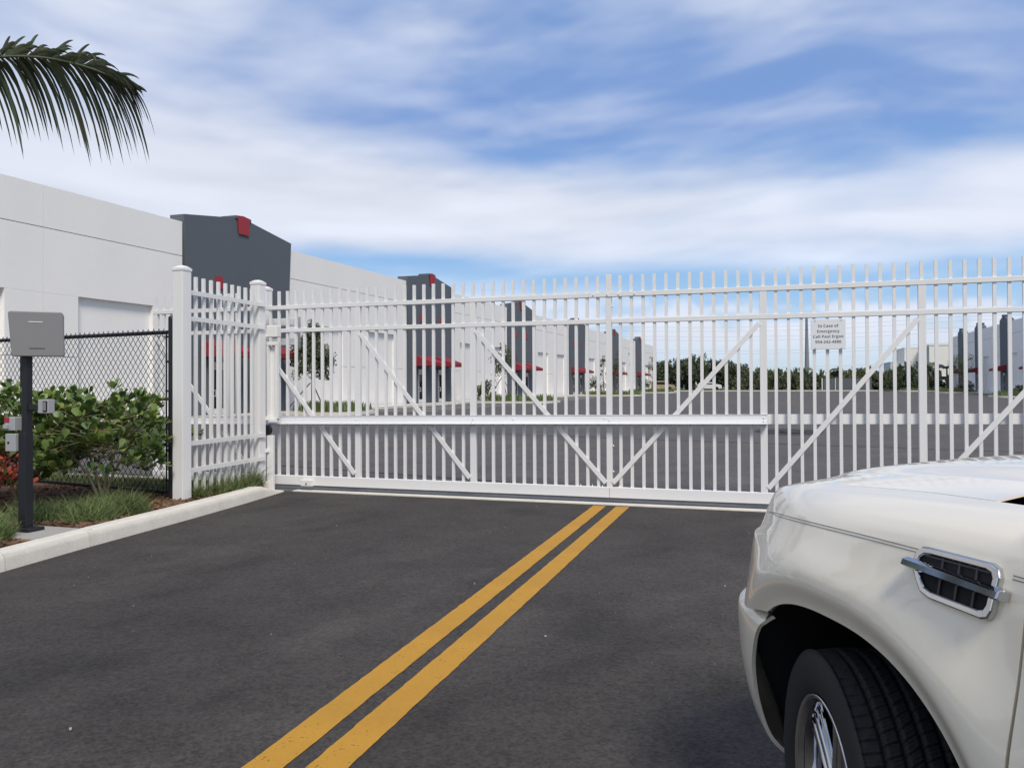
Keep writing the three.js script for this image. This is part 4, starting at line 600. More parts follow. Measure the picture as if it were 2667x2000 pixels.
// ------------------------------------------------------------------ far objects
{ // dumpster enclosure
  const t = thing('dumpster_enclosure', 'dark slate panelled dumpster enclosure with white gate posts at the far kerb', 'enclosure', [9.1, 0.1, -151.5]);
  for (let i = 0; i < 4; i++) part(t, 'gate_panel', box(1.86, 2.0, 0.12, -2.82 + i * 1.9, 1.05, 0), M.tower);
  for (const x of [-3.82, 3.82]) part(t, 'side_panel', box(0.14, 2.1, 4, x, 1.05, -2.02), M.tower);
  for (const x of [-1.86, 0.9, 1.25]) part(t, 'gate_post', box(0.10, 2.1, 0.1, x, 1.06, 0.12), M.white); part(t, 'gate_post', box(0.14, 2.1, 0.12, -3.98, 1.06, 0.05), M.white);
  part(t, 'rear_panel', box(7.6, 2.0, 0.12, 0, 1.05, -4), M.tower);
}
{ // buildings beyond the yard
  const b = thing('cream_building', 'tall cream flat roofed building behind the right warehouse', 'building', [36.2, 0, -196]);
  part(b, 'wall', metreUV(box(16, 9.3, 20, 0, 4.65, -10.1), 4), M.wallCream); part(b, 'parapet', box(16.2, 0.3, 20.2, 0, 9.45, -10.1), M.wallCream); const w = part(b, 'window', box(2.3, 0.75, 0.1, -5.3, 2.35, -0.04), M.alu); part(w, 'pane', box(2.15, 0.62, 0.06, -5.3, 2.35, 0.02), M.glassDark); part(b, 'wall_return', metreUV(box(0.8, 9.2, 19, -8.42, 4.6, -10.4), 4), M.wallGrey);
  const c = thing('cream_building', 'lower cream building wing left of the tall cream building', 'building', [25.7, 0, -203]); part(c, 'wall', metreUV(box(3.0, 9.0, 16, 0, 4.5, -8.1), 4), M.wallCream); part(c, 'parapet', box(3.1, 0.25, 16.1, 0, 9.13, -8.1), M.wallCream);
  const d = thing('grey_building', 'low pale grey building at the left of the far buildings', 'building', [22.9, 0, -201]); part(d, 'wall', metreUV(box(3.6, 5.8, 14, 0, 2.9, -7.1), 4), M.wallGrey); part(d, 'parapet', box(3.7, 0.2, 14.1, 0, 5.9, -7.1), M.wallGrey); for (const x of [-0.6, 0, 0.6, 1.1]) part(d, 'vent_pipe', rod(V(x - 0.1, 5.95, -1), V(x - 0.1, 7.6, -1), 0.07, 0.07, 6), M.steelLight);
}
{ // transmission pole and wires
  const t = thing('utility_pole', 'tall grey transmission pole beyond the far thicket', 'utility pole', [4.36, 0, -246]);
  part(t, 'shaft', new THREE.CylinderGeometry(0.34, 0.75, 19.6, 14).translate(0, 9.8, 0), std([0.20, 0.20, 0.215], 0.7));
  for (const y of [18.9, 17.6, 16.4]) part(t, 'insulator', rod(V(0, y, 0.3), V(0, y + 0.1, 1.1), 0.08, 0.06, 6), M.steelGrey);
  let i = 0; for (const [y, z] of [[19.9, -244], [18.9, -246], [17.2, -244.5], [16.2, -246], [13.2, -245], [12.4, -246.5], [8.3, -240], [7.6, -240]]) { const pts = []; for (let k = 0; k <= 24; k++) { const s = k / 24; pts.push(V(-150 + 330 * s, y - 1.4 * Math.sin(Math.PI * ((s * 3.3) % 1)) - 2.2 * (1 - s), z)); } solo('power_line', new THREE.TubeGeometry(new THREE.CatmullRomCurve3(pts), 60, 0.022, 4), std([0.30, 0.33, 0.37], 0.8), `thin overhead power line, ${ORD[i++]} from the top`, 'cable', undefined, { group: 'overhead power lines' }); }
}
function farCar(name, label, cat, pos, turn, paint, h, L) { // small vehicles far off
  const t = thing(name, label, cat, pos, { turn }); const sh = new THREE.Shape([[-L / 2, 0.32], [-L / 2, 0.95], [-L / 2 + 0.12, 1.05], [-L / 2 + 0.35, h - 0.08], [-L / 2 + 0.6, h], [L * 0.12, h], [L * 0.24, 1.12], [L / 2 - 0.15, 0.98], [L / 2, 0.8], [L / 2, 0.32]].map(([a, b]) => new THREE.Vector2(a, b)));
  part(t, 'body', new THREE.ExtrudeGeometry(sh, { depth: 1.7, bevelEnabled: true, bevelSize: 0.05, bevelThickness: 0.05, bevelSegments: 2 }).translate(0, 0, -0.85), paint);
  const ws = new THREE.Shape([[-L / 2 + 0.42, 1.1], [-L / 2 + 0.58, h - 0.14], [L * 0.1, h - 0.14], [L * 0.2, 1.1]].map(([a, b]) => new THREE.Vector2(a, b))); for (const z of [-0.915, 0.905]) part(t, 'side_window', new THREE.ExtrudeGeometry(ws, { depth: 0.01, bevelEnabled: false }).translate(0, 0, z), M.glassDark);
  for (const x of [-L * 0.3, L * 0.3]) for (const z of [-0.8, 0.8]) part(t, 'wheel', new THREE.CylinderGeometry(0.34, 0.34, 0.24, 18).rotateX(Math.PI / 2).translate(x, 0.34, z), M.blackMatt);
}
farCar('parked_car', 'tan sport utility vehicle parked beyond the yard under the tall trees', 'car', [-23.2, 0.1, -158], 0.15, std([0.33, 0.25, 0.15], 0.35), 1.75, 4.6);
farCar('parked_car', 'white car parked at the foot of the tall trees, half hidden by the gate', 'car', [-14.7, 0.1, -161], 0.1, std([0.7, 0.7, 0.7], 0.35), 1.45, 4.4);

// ------------------------------------------------------------------ the white sport utility vehicle in front
// car-local coords: x forward from the front axle, y up, z to the right; z = 0 is the widest plane of the left side, z = 1 the centre line
{
  const car = thing('white_suv', 'pearl white sport utility vehicle with chrome fender vent, front left corner in view', 'car', [0.058, 0, -2.325], { turn: THREE.MathUtils.degToRad(120) });
  const paint = new THREE.MeshPhysicalMaterial({ color: col(0.84, 0.775, 0.635), roughness: 0.40, clearcoat: 1, clearcoatRoughness: 0.04, side: THREE.DoubleSide });
  const chrome = std([0.60, 0.605, 0.62], 0.07, { metalness: 1 }), seam = std([0.015, 0.015, 0.015], 0.8), rubber = std([0.012, 0.012, 0.013], 0.75), plastic = std([0.022, 0.022, 0.024], 0.55, { side: THREE.DoubleSide });
  const lens = new THREE.MeshPhysicalMaterial({ color: col(0.45, 0.47, 0.5), roughness: 0.08, clearcoat: 1, side: THREE.DoubleSide }), glass = new THREE.MeshPhysicalMaterial({ color: col(0.02, 0.025, 0.028), roughness: 0.04, side: THREE.DoubleSide });
  const pw = (pts) => (x) => { // monotone-ish smooth piecewise curve
    const n = pts.length; if (x <= pts[0][0]) return pts[0][1]; if (x >= pts[n - 1][0]) return pts[n - 1][1]; let i = 0; while (x > pts[i + 1][0]) i++;
    const [x1, y1] = pts[i], [x2, y2] = pts[i + 1], h = x2 - x1, t = (x - x1) / h, m = (k) => { if (k <= 0) return (pts[1][1] - pts[0][1]) / (pts[1][0] - pts[0][0]); if (k >= n - 1) return (pts[n - 1][1] - pts[n - 2][1]) / (pts[n - 1][0] - pts[n - 2][0]); return ((pts[k + 1][1] - pts[k][1]) / (pts[k + 1][0] - pts[k][0]) + (pts[k][1] - pts[k - 1][1]) / (pts[k][0] - pts[k - 1][0])) / 2; };
    const t2 = t * t, t3 = t2 * t; return (2 * t3 - 3 * t2 + 1) * y1 + (t3 - 2 * t2 + t) * h * m(i) + (-2 * t3 + 3 * t2) * y2 + (t3 - t2) * h * m(i + 1);
  };
  const wIn = pw([[-4.25, 0.16], [-4.0, 0.05], [-3.5, 0.005], [-2.5, 0], [-0.2, 0], [0.1, 0.008], [0.3, 0.033], [0.45, 0.07], [0.6, 0.122], [0.7, 0.172], [0.8, 0.245]]);
  const yTop = pw([[-4.3, 1.25], [-1.5, 1.252], [-0.7, 1.247], [-0.4, 1.236], [-0.08, 1.22], [0.3, 1.19], [0.5, 1.163], [0.66, 1.132], [0.8, 1.09]]);
  const gIn = pw([[-4.3, 0.14], [-1.2, 0.14], [-0.7, 0.17], [-0.4, 0.19], [-0.08, 0.197], [0.3, 0.15], [0.66, 0.105], [0.8, 0.09]]);
  const arch = (f, y, fc = -0.06) => Math.pow(Math.pow(Math.abs(f - fc) / 0.56, 2.4) + Math.pow(Math.abs(y - 0.41) / 0.485, 2.4), 1 / 2.4);
  const flare = (rho) => 0.034 * Math.exp(-Math.pow((rho - 1.15) / (rho > 1.15 ? 0.22 : 0.105), 2));
  function CR(P, t) { const n = P.length - 1, s = clamp(t) * n, i = Math.min(n - 1, Math.floor(s)), u = s - i, p0 = P[Math.max(0, i - 1)], p1 = P[i], p2 = P[i + 1], p3 = P[Math.min(n, i + 2)]; return [0, 1].map((k) => 0.5 * (2 * p1[k] + (p2[k] - p0[k]) * u + (2 * p0[k] - 5 * p1[k] + 4 * p2[k] - p3[k]) * u * u + (3 * p1[k] - p0[k] - 3 * p2[k] + p3[k]) * u * u * u)); }
  function side(f, v) { // left body side
    const yt = yTop(f), G = gIn(f), k0 = sst(-0.1, 0.66, f), [d, y] = CR([[0.06, 0.22], [0.018, 0.50], [0.0, 0.78], [0.010 + 0.010 * k0, 0.97], [0.030 + 0.018 * k0, yt - 0.125], [G * 0.33 + 0.042 * k0, yt - 0.058], [G * 0.64 + 0.030 * k0, yt - 0.020], [G + 0.012 * k0, yt]], v);
    const r1 = arch(f, y), r2 = arch(f, y, -2.95), k = sst(1.2, 0.98, y); return V(f, y, wIn(f) + d - (flare(r1) + flare(r2)) * k);
  }
  // generic clipped panel
  function panel(S, u0, u1, nu, v0, v1, nv, clips = [], skirt = 0.012, inv = false) {
    const vid = new Map(), Q = [], N = [], T = []; const key = (u, v) => `${Math.round(u * 2e4)},${Math.round(v * 2e4)}`;
    const e = 1e-3, vert = (u, v) => { const k = key(u, v); if (vid.has(k)) return vid.get(k); const p = S(u, v), a = S(u + e, v).sub(S(u - e, v)), b = S(u, v + e).sub(S(u, v - e)), n = new THREE.Vector3().crossVectors(a, b).normalize(); if (inv) n.negate(); Q.push(p); N.push(n); vid.set(k, Q.length - 1); return Q.length - 1; };
    const cut = (poly, g) => { const out = []; for (let i = 0; i < poly.length; i++) { const A = poly[i], B = poly[(i + 1) % poly.length], a = g(...A), b = g(...B); if (a >= 0) out.push(A); if ((a >= 0) !== (b >= 0)) { let lo = 0, hi = 1; for (let k = 0; k < 22; k++) { const m = (lo + hi) / 2; ((g(lerp(A[0], B[0], m), lerp(A[1], B[1], m)) >= 0) === (a >= 0)) ? lo = m : hi = m; } const m = (lo + hi) / 2; out.push([lerp(A[0], B[0], m), lerp(A[1], B[1], m)]); } } return out; };
    for (let i = 0; i < nu; i++) for (let j = 0; j < nv; j++) { const a = lerp(u0, u1, i / nu), b = lerp(u0, u1, (i + 1) / nu), c = lerp(v0, v1, j / nv), d = lerp(v0, v1, (j + 1) / nv); let poly = [[a, c], [b, c], [b, d], [a, d]]; for (const g of clips) { poly = cut(poly, g); if (poly.length < 3) break; } if (poly.length < 3) continue; const ids = poly.map(([u, v]) => vert(u, v)); for (let k = 1; k < ids.length - 1; k++) { const t = [ids[0], ids[k], ids[k + 1]]; if (t[0] !== t[1] && t[1] !== t[2] && t[0] !== t[2]) T.push(inv ? [t[0], t[2], t[1]] : t); } }
    const P = Q.flatMap((p) => [p.x, p.y, p.z]), NN = N.flatMap((p) => [p.x, p.y, p.z]), I = T.flat();
    if (skirt) { const ec = new Map(); for (const t of T) for (let k = 0; k < 3; k++) { const a = t[k], b = t[(k + 1) % 3], kk = a < b ? `${a}_${b}` : `${b}_${a}`; ec.set(kk, ec.has(kk) ? null : [a, b]); } for (const ed of ec.values()) if (ed) { const [a, b] = ed, base = P.length / 3; const t = Q[b].clone().sub(Q[a]).normalize(); for (const [i, dd] of [[a, 0], [b, 0], [a, skirt], [b, skirt]]) { const p = Q[i].clone().addScaledVector(N[i], -dd); P.push(p.x, p.y, p.z); const o = new THREE.Vector3().crossVectors(t, N[i]).normalize(); NN.push(o.x, o.y, o.z); } I.push(base, base + 2, base + 1, base + 1, base + 2, base + 3); } }
    const g = new THREE.BufferGeometry(); g.setAttribute('position', new THREE.Float32BufferAttribute(P, 3)); g.setAttribute('normal', new THREE.Float32BufferAttribute(NN, 3)); g.setIndex(I); return g;
  }
  const mirror = (g) => { const o = g.clone(); if (!o.index) o.setIndex([...Array(o.attributes.position.count).keys()]); const p = o.attributes.position, n = o.attributes.normal, ix = o.index.array.slice(); for (let i = 0; i < p.count; i++) { p.setZ(i, 2 - p.getZ(i)); n.setZ(i, -n.getZ(i)); } for (let i = 0; i < ix.length; i += 3) { const t = ix[i]; ix[i] = ix[i + 1]; ix[i + 1] = t; } o.setIndex([...ix]); return o; };
  const both = (name, g, mat) => [part(car, name, g, mat), part(car, name, mirror(g), mat)];
  const sy = (f, v) => side(f, v).y;
  const bumperTop = (f) => 0.775 + 0.03 * sst(0.5, 0.28, f);
  const lampX = (y) => lerp(0.72, 0.655, sst(0.84, 1.02, y));
  // fender
  const fender = panel(side, -0.668, 0.80, 170, 0, 1, 100, [(f, v) => arch(f, sy(f, v)) - 1, (f, v) => f < 0 ? 1 : sy(f, v) - bumperTop(f) - 0.004, (f, v) => { const y = sy(f, v); return lampX(y) - f; }], 0.014, true);
  both('fender', fender, paint);
  // doors and rear quarter
  both('front_door', panel(side, -1.86, -0.676, 40, 0.06, 0.80, 30, [], 0.012, true), paint);
  both('rear_door', panel(side, -2.70, -1.868, 30, 0.06, 0.80, 30, [(f, v) => arch(f, sy(f, v), -2.95) - 1.0], 0.012, true), paint);
  both('rear_quarter', panel(side, -4.15, -2.708, 46, 0.06, 0.80, 30, [(f, v) => arch(f, sy(f, v), -2.95) - 1.0], 0.012, true), paint);
  both('sill', metreUV(span(-2.4, -0.62, 0.24, 0.34, 0.05, 0.16)), plastic);
  // arch liners
  for (const fc of [-0.06, -2.95]) { const P = [], I = [], n = 36, prof = [[1.0, 0.05], [1.03, 0.065], [1.04, 0.72]]; for (let i = 0; i <= n; i++) { const a = lerp(-0.55, Math.PI + 0.55, i / n), c = Math.cos(a), s = Math.sin(a), k = 1 / Math.pow(Math.pow(Math.abs(c) / 0.56, 2.4) + Math.pow(Math.abs(s) / 0.485, 2.4), 1 / 2.4); for (const [m, z] of prof) { const y = Math.max(0.12, 0.41 + s * k * m); P.push(fc + c * k * m, y, Math.max(z, lerp(0.20, 0.05, sst(0.3, 0.8, y)))); } } for (let i = 0; i < n; i++) for (let k = 0; k < prof.length - 1; k++) { const a = i * prof.length + k, b = a + prof.length; I.push(a, b, a + 1, b, b + 1, a + 1); } const g = new THREE.BufferGeometry(); g.setAttribute('position', new THREE.Float32BufferAttribute(P, 3)); g.setIndex(I); g.computeVertexNormals(); both('arch_liner', g, plastic); both('inner_wall', span(fc - 0.62, fc + 0.62, 0.2, 0.92, 0.72, 0.74), plastic); }
  part(car, 'underbody', span(-4.0, 0.6, 0.22, 0.30, 0.3, 1.7), plastic);
  // plan curves around the nose (f, z)
  const planBumper = [[0.24, 0.030], [0.40, 0.050], [0.54, 0.075], [0.665, 0.118], [0.77, 0.185], [0.86, 0.30], [0.925, 0.48], [0.965, 0.72], [0.98, 1.0]];
  const planFace = [[0.62, 0.140], [0.70, 0.180], [0.775, 0.235], [0.84, 0.33], [0.885, 0.47], [0.915, 0.68], [0.925, 1.0]];
  function plan(C, t, off) { const p = CR(C, t), a = CR(C, t + 0.004 > 1 ? 1 : t + 0.004), b = CR(C, t - 0.004 < 0 ? 0 : t - 0.004), dx = a[0] - b[0], dz = a[1] - b[1], l = Math.hypot(dx, dz) || 1; return [p[0] + dz / l * off, p[1] - dx / l * off]; }
  const bumperSec = [[-0.10, 0.772], [-0.035, 0.778], [-0.006, 0.762], [0.006, 0.735], [0.004, 0.66], [-0.006, 0.56], [-0.030, 0.44], [-0.070, 0.34], [-0.14, 0.27]];
  const bumper = (t, v) => { const [o, y] = CR(bumperSec, v), [f, z] = plan(planBumper, t, o * (o < -0.03 && v < 0.2 ? sst(-0.05, 0.35, t) : 1)); return V(f, y + 0.03 * sst(0.3, 0.0, t) * sst(0.3, 0, v), z); };
  both('bumper', panel(bumper, 0, 1, 70, 0, 1, 40, [(t, v) => { const p = bumper(t, v); return arch(p.x, p.y) - 1.0; }, (t, v) => v - 0.16 * sst(0.36, 0.22, t)], 0.012, false), paint);
  // nose: lamp, fascia and grille
  const face = (t, v) => { const y = lerp(0.79, 1.135, v), o = -0.11 * Math.pow(Math.max(v, 0), 2.2), [f, z] = plan(planFace, t, o); return V(f, y, z); };
  both('headlight', panel(face, 0.06, 0.50, 24, 0.30, 0.97, 16, [], 0.02, true), lens);
  both('fascia', panel(face, 0.10, 0.62, 24, 0.0, 0.285, 8, [], 0.01, true), paint);
  both('grille', panel(face, 0.53, 1.0, 16, 0.04, 1.0, 12, [], 0.02, true), chrome);
  // hood
  const hoodZ = (f) => wIn(Math.min(f, 0.8)) + gIn(Math.min(f, 0.8)), yc = pw([[-0.6, 1.335], [-0.42, 1.325], [0, 1.297], [0.4, 1.25], [0.7, 1.19], [0.86, 1.135], [0.93, 1.085]]);
  const hood = (f, q) => { const zg = hoodZ(f) + (f > 0.66 ? Math.pow((f - 0.66) / 0.27, 2) * 0.25 : 0), k = q < 0.5 ? q * 2 : (1 - q) * 2, z = lerp(zg + 0.008, 2 - zg - 0.008, q), y0 = yTop(Math.min(f, 0.8)) - (f > 0.8 ? (f - 0.8) * 0.35 : 0); return V(f, y0 + (yc(f) - y0) * (0.80 * (1 - (1 - k) * (1 - k)) + 0.20 * sst(0.22, 0.38, k)), z); };
  part(car, 'hood', panel(hood, -0.60, 0.93, 70, 0, 1, 90, [(f, q) => { const k = q < 0.5 ? q * 2 : (1 - q) * 2; return f + 0.402 + 0.13 * sst(0.14, 0.95, k); }], 0.005, true), paint);
  // dark gap tray under the seams
  part(car, 'engine_bay', span(-0.36, 0.60, 0.9, 1.05, 0.34, 1.66), seam);
  // cowl, windscreen, roof, glasshouse
  const cowl = (u, q) => V(lerp(-0.33, -0.74, u), lerp(1.175, 1.235, u) + 0.05 * Math.sin(Math.PI * q), lerp(0.17, 1.83, q)); part(car, 'cowl', panel(cowl, 0, 1, 6, 0, 1, 20, [], 0.02, true), plastic);
  part(car, 'wiper', merge([rod(V(-0.52, 1.30, 0.35), V(-0.66, 1.325, 1.0), 0.008, 0.006, 6), rod(V(-0.52, 1.315, 1.05), V(-0.66, 1.33, 1.65), 0.008, 0.006, 6)]), plastic);
  const ws = (u, q) => { const b = 0.10 * Math.sin(Math.PI * q); return V(lerp(-0.68, -1.42, u) + b * 0.8, lerp(1.25, 1.80, u) + b * 0.2, lerp(lerp(0.14, 0.27, u), lerp(1.86, 1.73, u), q)); }; part(car, 'windscreen', panel(ws, 0, 1, 14, 0, 1, 20, [], 0.01, true), glass);
  const roof = (u, q) => V(lerp(-1.40, -4.05, u), 1.80 + 0.10 * Math.sin(Math.PI * clamp(u * 0.9 + 0.06)) + 0.035 * Math.sin(Math.PI * q), lerp(0.27, 1.73, q)); part(car, 'roof', panel(roof, 0, 1, 24, 0, 1, 20, [], 0.03, true), paint);
  const gh = (f, u) => V(f, lerp(1.17, 1.84, u), lerp(0.06, 0.27, Math.pow(Math.max(u, 0), 1.15)) + wIn(f)); both('side_window', panel(gh, -3.95, -0.70, 50, 0, 1, 10, [(f, u) => -(f + 0.70) - 0.76 * u], 0.01, true), glass);
  both('window_frame', merge([rod(V(-0.69, 1.235, 0.10), V(-1.43, 1.815, 0.255), 0.045, 0.04, 10), bar(V(-1.88, 1.2, 0.055), V(-1.90, 1.83, 0.25), 0.09, 0.03), bar(V(-2.82, 1.2, 0.055), V(-2.84, 1.83, 0.25), 0.09, 0.03)]), paint);
  const tail = (u, q) => V(-4.15 + 0.10 * Math.sin(Math.PI * q) * -1, lerp(0.3, 1.80, u), lerp(0.16, 1.84, q)); part(car, 'tailgate', panel(tail, 0, 1, 10, 0, 1, 12, [], 0.02, false), paint);
  both('door_mirror', rbox(0.16, 0.22, 0.26, 0.05, -1.12, 1.36, -0.13), paint);
  both('door_handle', rbox(0.22, 0.035, 0.04, 0.012, -1.62, 1.06, -0.012), chrome);
  // pinstripe: two fine lines following the fender
  const vAt = (f, y) => { let a = 0, b = 1; for (let i = 0; i < 30; i++) { const m = (a + b) / 2; sy(f, m) < y ? a = m : b = m; } return (a + b) / 2; };
  const stripe = (f0, f1, y, w) => { const P = [], I = [], n = 50; for (let i = 0; i <= n; i++) { const f = lerp(f0, f1, i / n), yy = y(f); for (const dy of [-w, w]) { const v = vAt(f, yy + dy), p = side(f, v), a = side(f + 1e-3, v).sub(p), b = side(f, v + 1e-3).sub(p), nn = new THREE.Vector3().crossVectors(b, a).normalize(); p.addScaledVector(nn, 0.0012); P.push(p.x, p.y, p.z); } } for (let i = 0; i < n; i++) { const a = i * 2; I.push(a, a + 2, a + 1, a + 1, a + 2, a + 3); } const g = new THREE.BufferGeometry(); g.setAttribute('position', new THREE.Float32BufferAttribute(P, 3)); g.setIndex(I); g.computeVertexNormals(); return g; };
  const stripeMat = std([0.18, 0.175, 0.155], 0.5, { side: THREE.DoubleSide }), yS = pw([[-0.67, 1.128], [-0.4, 1.125], [0.1, 1.108], [0.45, 1.08], [0.56, 1.066]]);
  for (const [dy, f0] of [[0.0035, 0.56], [-0.0035, 0.47]]) { part(car, 'pinstripe', stripe(f0, -0.385, (f) => yS(f) + dy * sst(0.56, 0.36, f), 0.0011), stripeMat); part(car, 'pinstripe', stripe(-0.632, -0.666, (f) => yS(f) + dy, 0.0011), stripeMat); }
  // fender vent
  {
    const va = vAt(-0.49, 1.09), p0 = side(-0.49, va), tU = side(-0.51, va + 0.01).sub(side(-0.51, va - 0.01)).normalize(), tF = side(-0.50, va).sub(side(-0.52, va)).normalize(), nn = new THREE.Vector3().crossVectors(tU, tF).normalize();
    const vent = new THREE.Group(); vent.name = 'fender_vent'; vent.applyMatrix4(new THREE.Matrix4().makeBasis(tF, tU, new THREE.Vector3().crossVectors(tF, tU)).setPosition(p0)); car.add(vent);
    const sgn = Math.sign(nn.dot(new THREE.Vector3().crossVectors(tF, tU))); // outward along +-local z
    const outline = (k) => { const pts = [[0.118, 0.018], [0.112, 0.036], [0.096, 0.048], [0.075, 0.050], [-0.095, 0.050], [-0.112, 0.044], [-0.119, 0.028], [-0.113, -0.036], [-0.106, -0.050], [-0.09, -0.055], [0.055, -0.050], [0.082, -0.042], [0.100, -0.022], [0.113, 0.0]]; return pts.map(([a, b]) => new THREE.Vector2(a * (1 - k / 0.119), b * (1 - k / 0.052))); };
    const ring = new THREE.Shape(outline(0)); ring.holes.push(new THREE.Path(outline(0.009)));
    const eg = (s, d, b) => new THREE.ExtrudeGeometry(s, { depth: d, bevelEnabled: !!b, bevelSize: b, bevelThickness: b, bevelSegments: 3 }); const out = (g) => sgn > 0 ? g : g.scale(1, 1, -1);
    const flip = (g) => { if (sgn > 0) return g; const o = g.toNonIndexed ? (g.index ? g.toNonIndexed() : g) : g; const p = o.attributes.position; for (let i = 0; i < p.count; i += 3) { for (const at of Object.values(o.attributes)) { const n = at.itemSize; for (let c = 0; c < n; c++) { const A = at.array, t = A[(i + 1) * n + c]; A[(i + 1) * n + c] = A[(i + 2) * n + c]; A[(i + 2) * n + c] = t; } } } o.scale(1, 1, -1); const nn2 = o.attributes.normal; return o; };
    part(vent, 'vent_frame', flip(eg(ring, 0.010, 0.004)), chrome); part(vent, 'vent_recess', flip(eg(new THREE.Shape(outline(0.007)), 0.004, 0)), M.blackMatt);
    const ribs = []; for (const x of [-0.062, -0.014, 0.034]) ribs.push(box(0.006, 0.088, 0.006, x, 0, sgn * 0.007)); ribs.push(box(0.19, 0.005, 0.006, 0, 0.0, sgn * 0.007)); ribs.push(box(0.19, 0.004, 0.005, 0, 0.034, sgn * 0.007)); part(vent, 'vent_grid', merge(ribs), std([0.03, 0.03, 0.034], 0.4));
    part(vent, 'vent_bar', (() => { const s = new THREE.Shape([[-0.009, 0], [0.008, 0], [0.0095, 0.012], [0.004, 0.024], [-0.0055, 0.026], [-0.010, 0.014]].map(([a, b]) => new THREE.Vector2(a, b))); const g = new THREE.ExtrudeGeometry(s, { depth: 0.272, bevelEnabled: true, bevelSize: 0.002, bevelThickness: 0.004, bevelSegments: 2 }); g.translate(0, 0, -0.136); const m = new THREE.Matrix4().makeBasis(V(0, 1, 0), V(0, 0, sgn), V(sgn, 0, 0)); g.applyMatrix4(m); g.rotateZ(0.045); g.translate(-0.006, 0.004, sgn * 0.006); return g; })(), chrome);
  }
  // wheels
  const R = 0.398, TW = 0.138;
  function tyreGeo(nA, hi) {
    const prof = [[0.262, -0.115], [0.275, -0.128], [0.300, -0.140], [0.345, -0.145], [0.378, -0.138], [0.392, -0.128]]; const tread = []; const nT = hi ? 46 : 14; for (let i = 0; i <= nT; i++) tread.push([null, lerp(-0.122, 0.122, i / nT)]);
    const all = [...prof, ...tread, ...prof.slice().reverse().map(([r, z]) => [r, -z])], K = all.length, P = [], I = [];
    for (let a = 0; a < nA; a++) { const th = a / nA * Math.PI * 2; for (const [r0, z] of all) { let r = r0; if (r0 === null) { const az = Math.abs(z); r = R - 0.012 * Math.pow(az / 0.122, 3); if (hi) { for (const g of [-0.071, -0.024, 0.024, 0.071]) if (Math.abs(z - g) < 0.0058) r -= 0.008; const pitch = 78, ph = (th / (2 * Math.PI) * pitch + (az > 0.071 ? z * 2.0 : az > 0.024 ? z * 10 : z * 18)) % 1, q = (ph + 2) % 1; const w = az > 0.071 ? 0.13 : 0.11; if (q < w) r -= 0.006; else if (Math.abs(q - 0.37) < 0.028 || Math.abs(q - 0.7) < 0.028) r -= 0.0025; } } else if (hi && r0 === 0.345) r = 0.345; P.push(Math.cos(th) * r, Math.sin(th) * r, z); } }
    for (let a = 0; a < nA; a++) for (let k = 0; k < K - 1; k++) { const b = (a + 1) % nA, i0 = a * K + k, i1 = b * K + k; I.push(i0, i0 + 1, i1, i1, i0 + 1, i1 + 1); }
    const g = new THREE.BufferGeometry(); g.setAttribute('position', new THREE.Float32BufferAttribute(P, 3)); g.setIndex(I); g.computeVertexNormals(); return g;
  }
  const lathe = (pts, n = 56) => new THREE.LatheGeometry(pts.map(([r, z]) => new THREE.Vector2(r, z)), n).rotateX(Math.PI / 2); // axis -> z
  const rimG = lathe([[0.235, 0.12], [0.24, -0.04], [0.252, -0.105], [0.268, -0.122], [0.272, -0.130], [0.266, -0.134], [0.255, -0.128], [0.247, -0.112]]);
  const spokes = []; for (let i = 0; i < 6; i++) { const a = i / 6 * Math.PI * 2 + 0.12; const mk = (w0, w1, z0, z1, th) => { const s = new THREE.Shape([[-w0, 0.05], [w0, 0.05], [w1, 0.246], [-w1, 0.246]].map(([x, y]) => new THREE.Vector2(x, y))); const g = new THREE.ExtrudeGeometry(s, { depth: th, bevelEnabled: true, bevelSize: 0.006, bevelThickness: 0.006, bevelSegments: 2 }); g.translate(0, 0, z0); return g; }; spokes.push(mk(0.040, 0.062, -0.085, 0, 0.05).rotateZ(a)); for (const sx of [-0.017, 0.017]) spokes.push(mk(0.0035, 0.0045, -0.094, 0, 0.02).translate(sx * 1.15, 0, 0).rotateZ(a)); }
  const hubG = lathe([[0.0, -0.108], [0.04, -0.108], [0.05, -0.098], [0.075, -0.085], [0.085, -0.05]], 36), diskG = lathe([[0.0, 0.02], [0.17, 0.02], [0.17, 0.045], [0.0, 0.045]], 36), nuts = []; for (let i = 0; i < 6; i++) { const a = i / 6 * 6.283; nuts.push(new THREE.CylinderGeometry(0.009, 0.009, 0.02, 6).rotateX(Math.PI / 2).translate(Math.cos(a) * 0.062, Math.sin(a) * 0.062, -0.096)); }
  const innerG = lathe([[0.0, 0.06], [0.235, 0.06], [0.235, 0.10]], 40), tyHi = tyreGeo(900, true), tyLo = tyreGeo(90, false), spokeG = merge(spokes), nutG = merge(nuts);
  function wheel(f, left, steer, hi) { const w = new THREE.Group(); w.name = 'wheel'; car.add(w); w.scale.setScalar(0.967); w.position.set(f, R * 0.967 - 0.003, left ? 0.03 + 0.14 : 1.83); w.rotation.y = (left ? 0 : Math.PI) + steer; part(w, 'tyre', hi ? tyHi : tyLo, rubber); part(w, 'rim', rimG, chrome); part(w, 'spokes', spokeG, chrome); part(w, 'hub_cap', hubG, chrome); part(w, 'brake_disc', diskG, M.steelGrey); part(w, 'wheel_back', innerG, M.blackMatt); part(w, 'wheel_nuts', nutG, chrome); return w; }
  const st = THREE.MathUtils.degToRad(-15); const fl = wheel(0, true, st, true); fl.position.set(0.048 + 0.14 * Math.sin(st), R * 0.967 - 0.003, 0.03 + 0.14 * Math.cos(st));
  wheel(0, false, st, false); wheel(-2.95, true, 0, false); wheel(-2.95, false, 0, false);
}

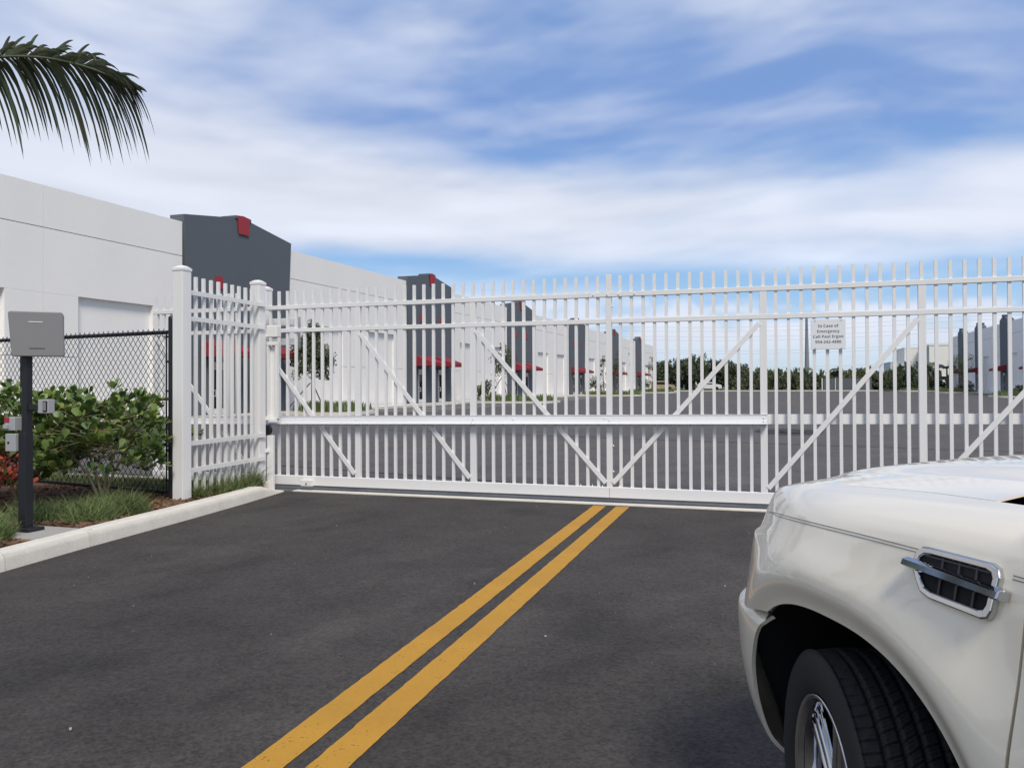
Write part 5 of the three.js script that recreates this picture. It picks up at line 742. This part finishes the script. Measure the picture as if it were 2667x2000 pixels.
scene.traverse((o) => { if (o.isMesh) { o.castShadow = true; o.receiveShadow = true; } });
renderer.render(scene, camera);
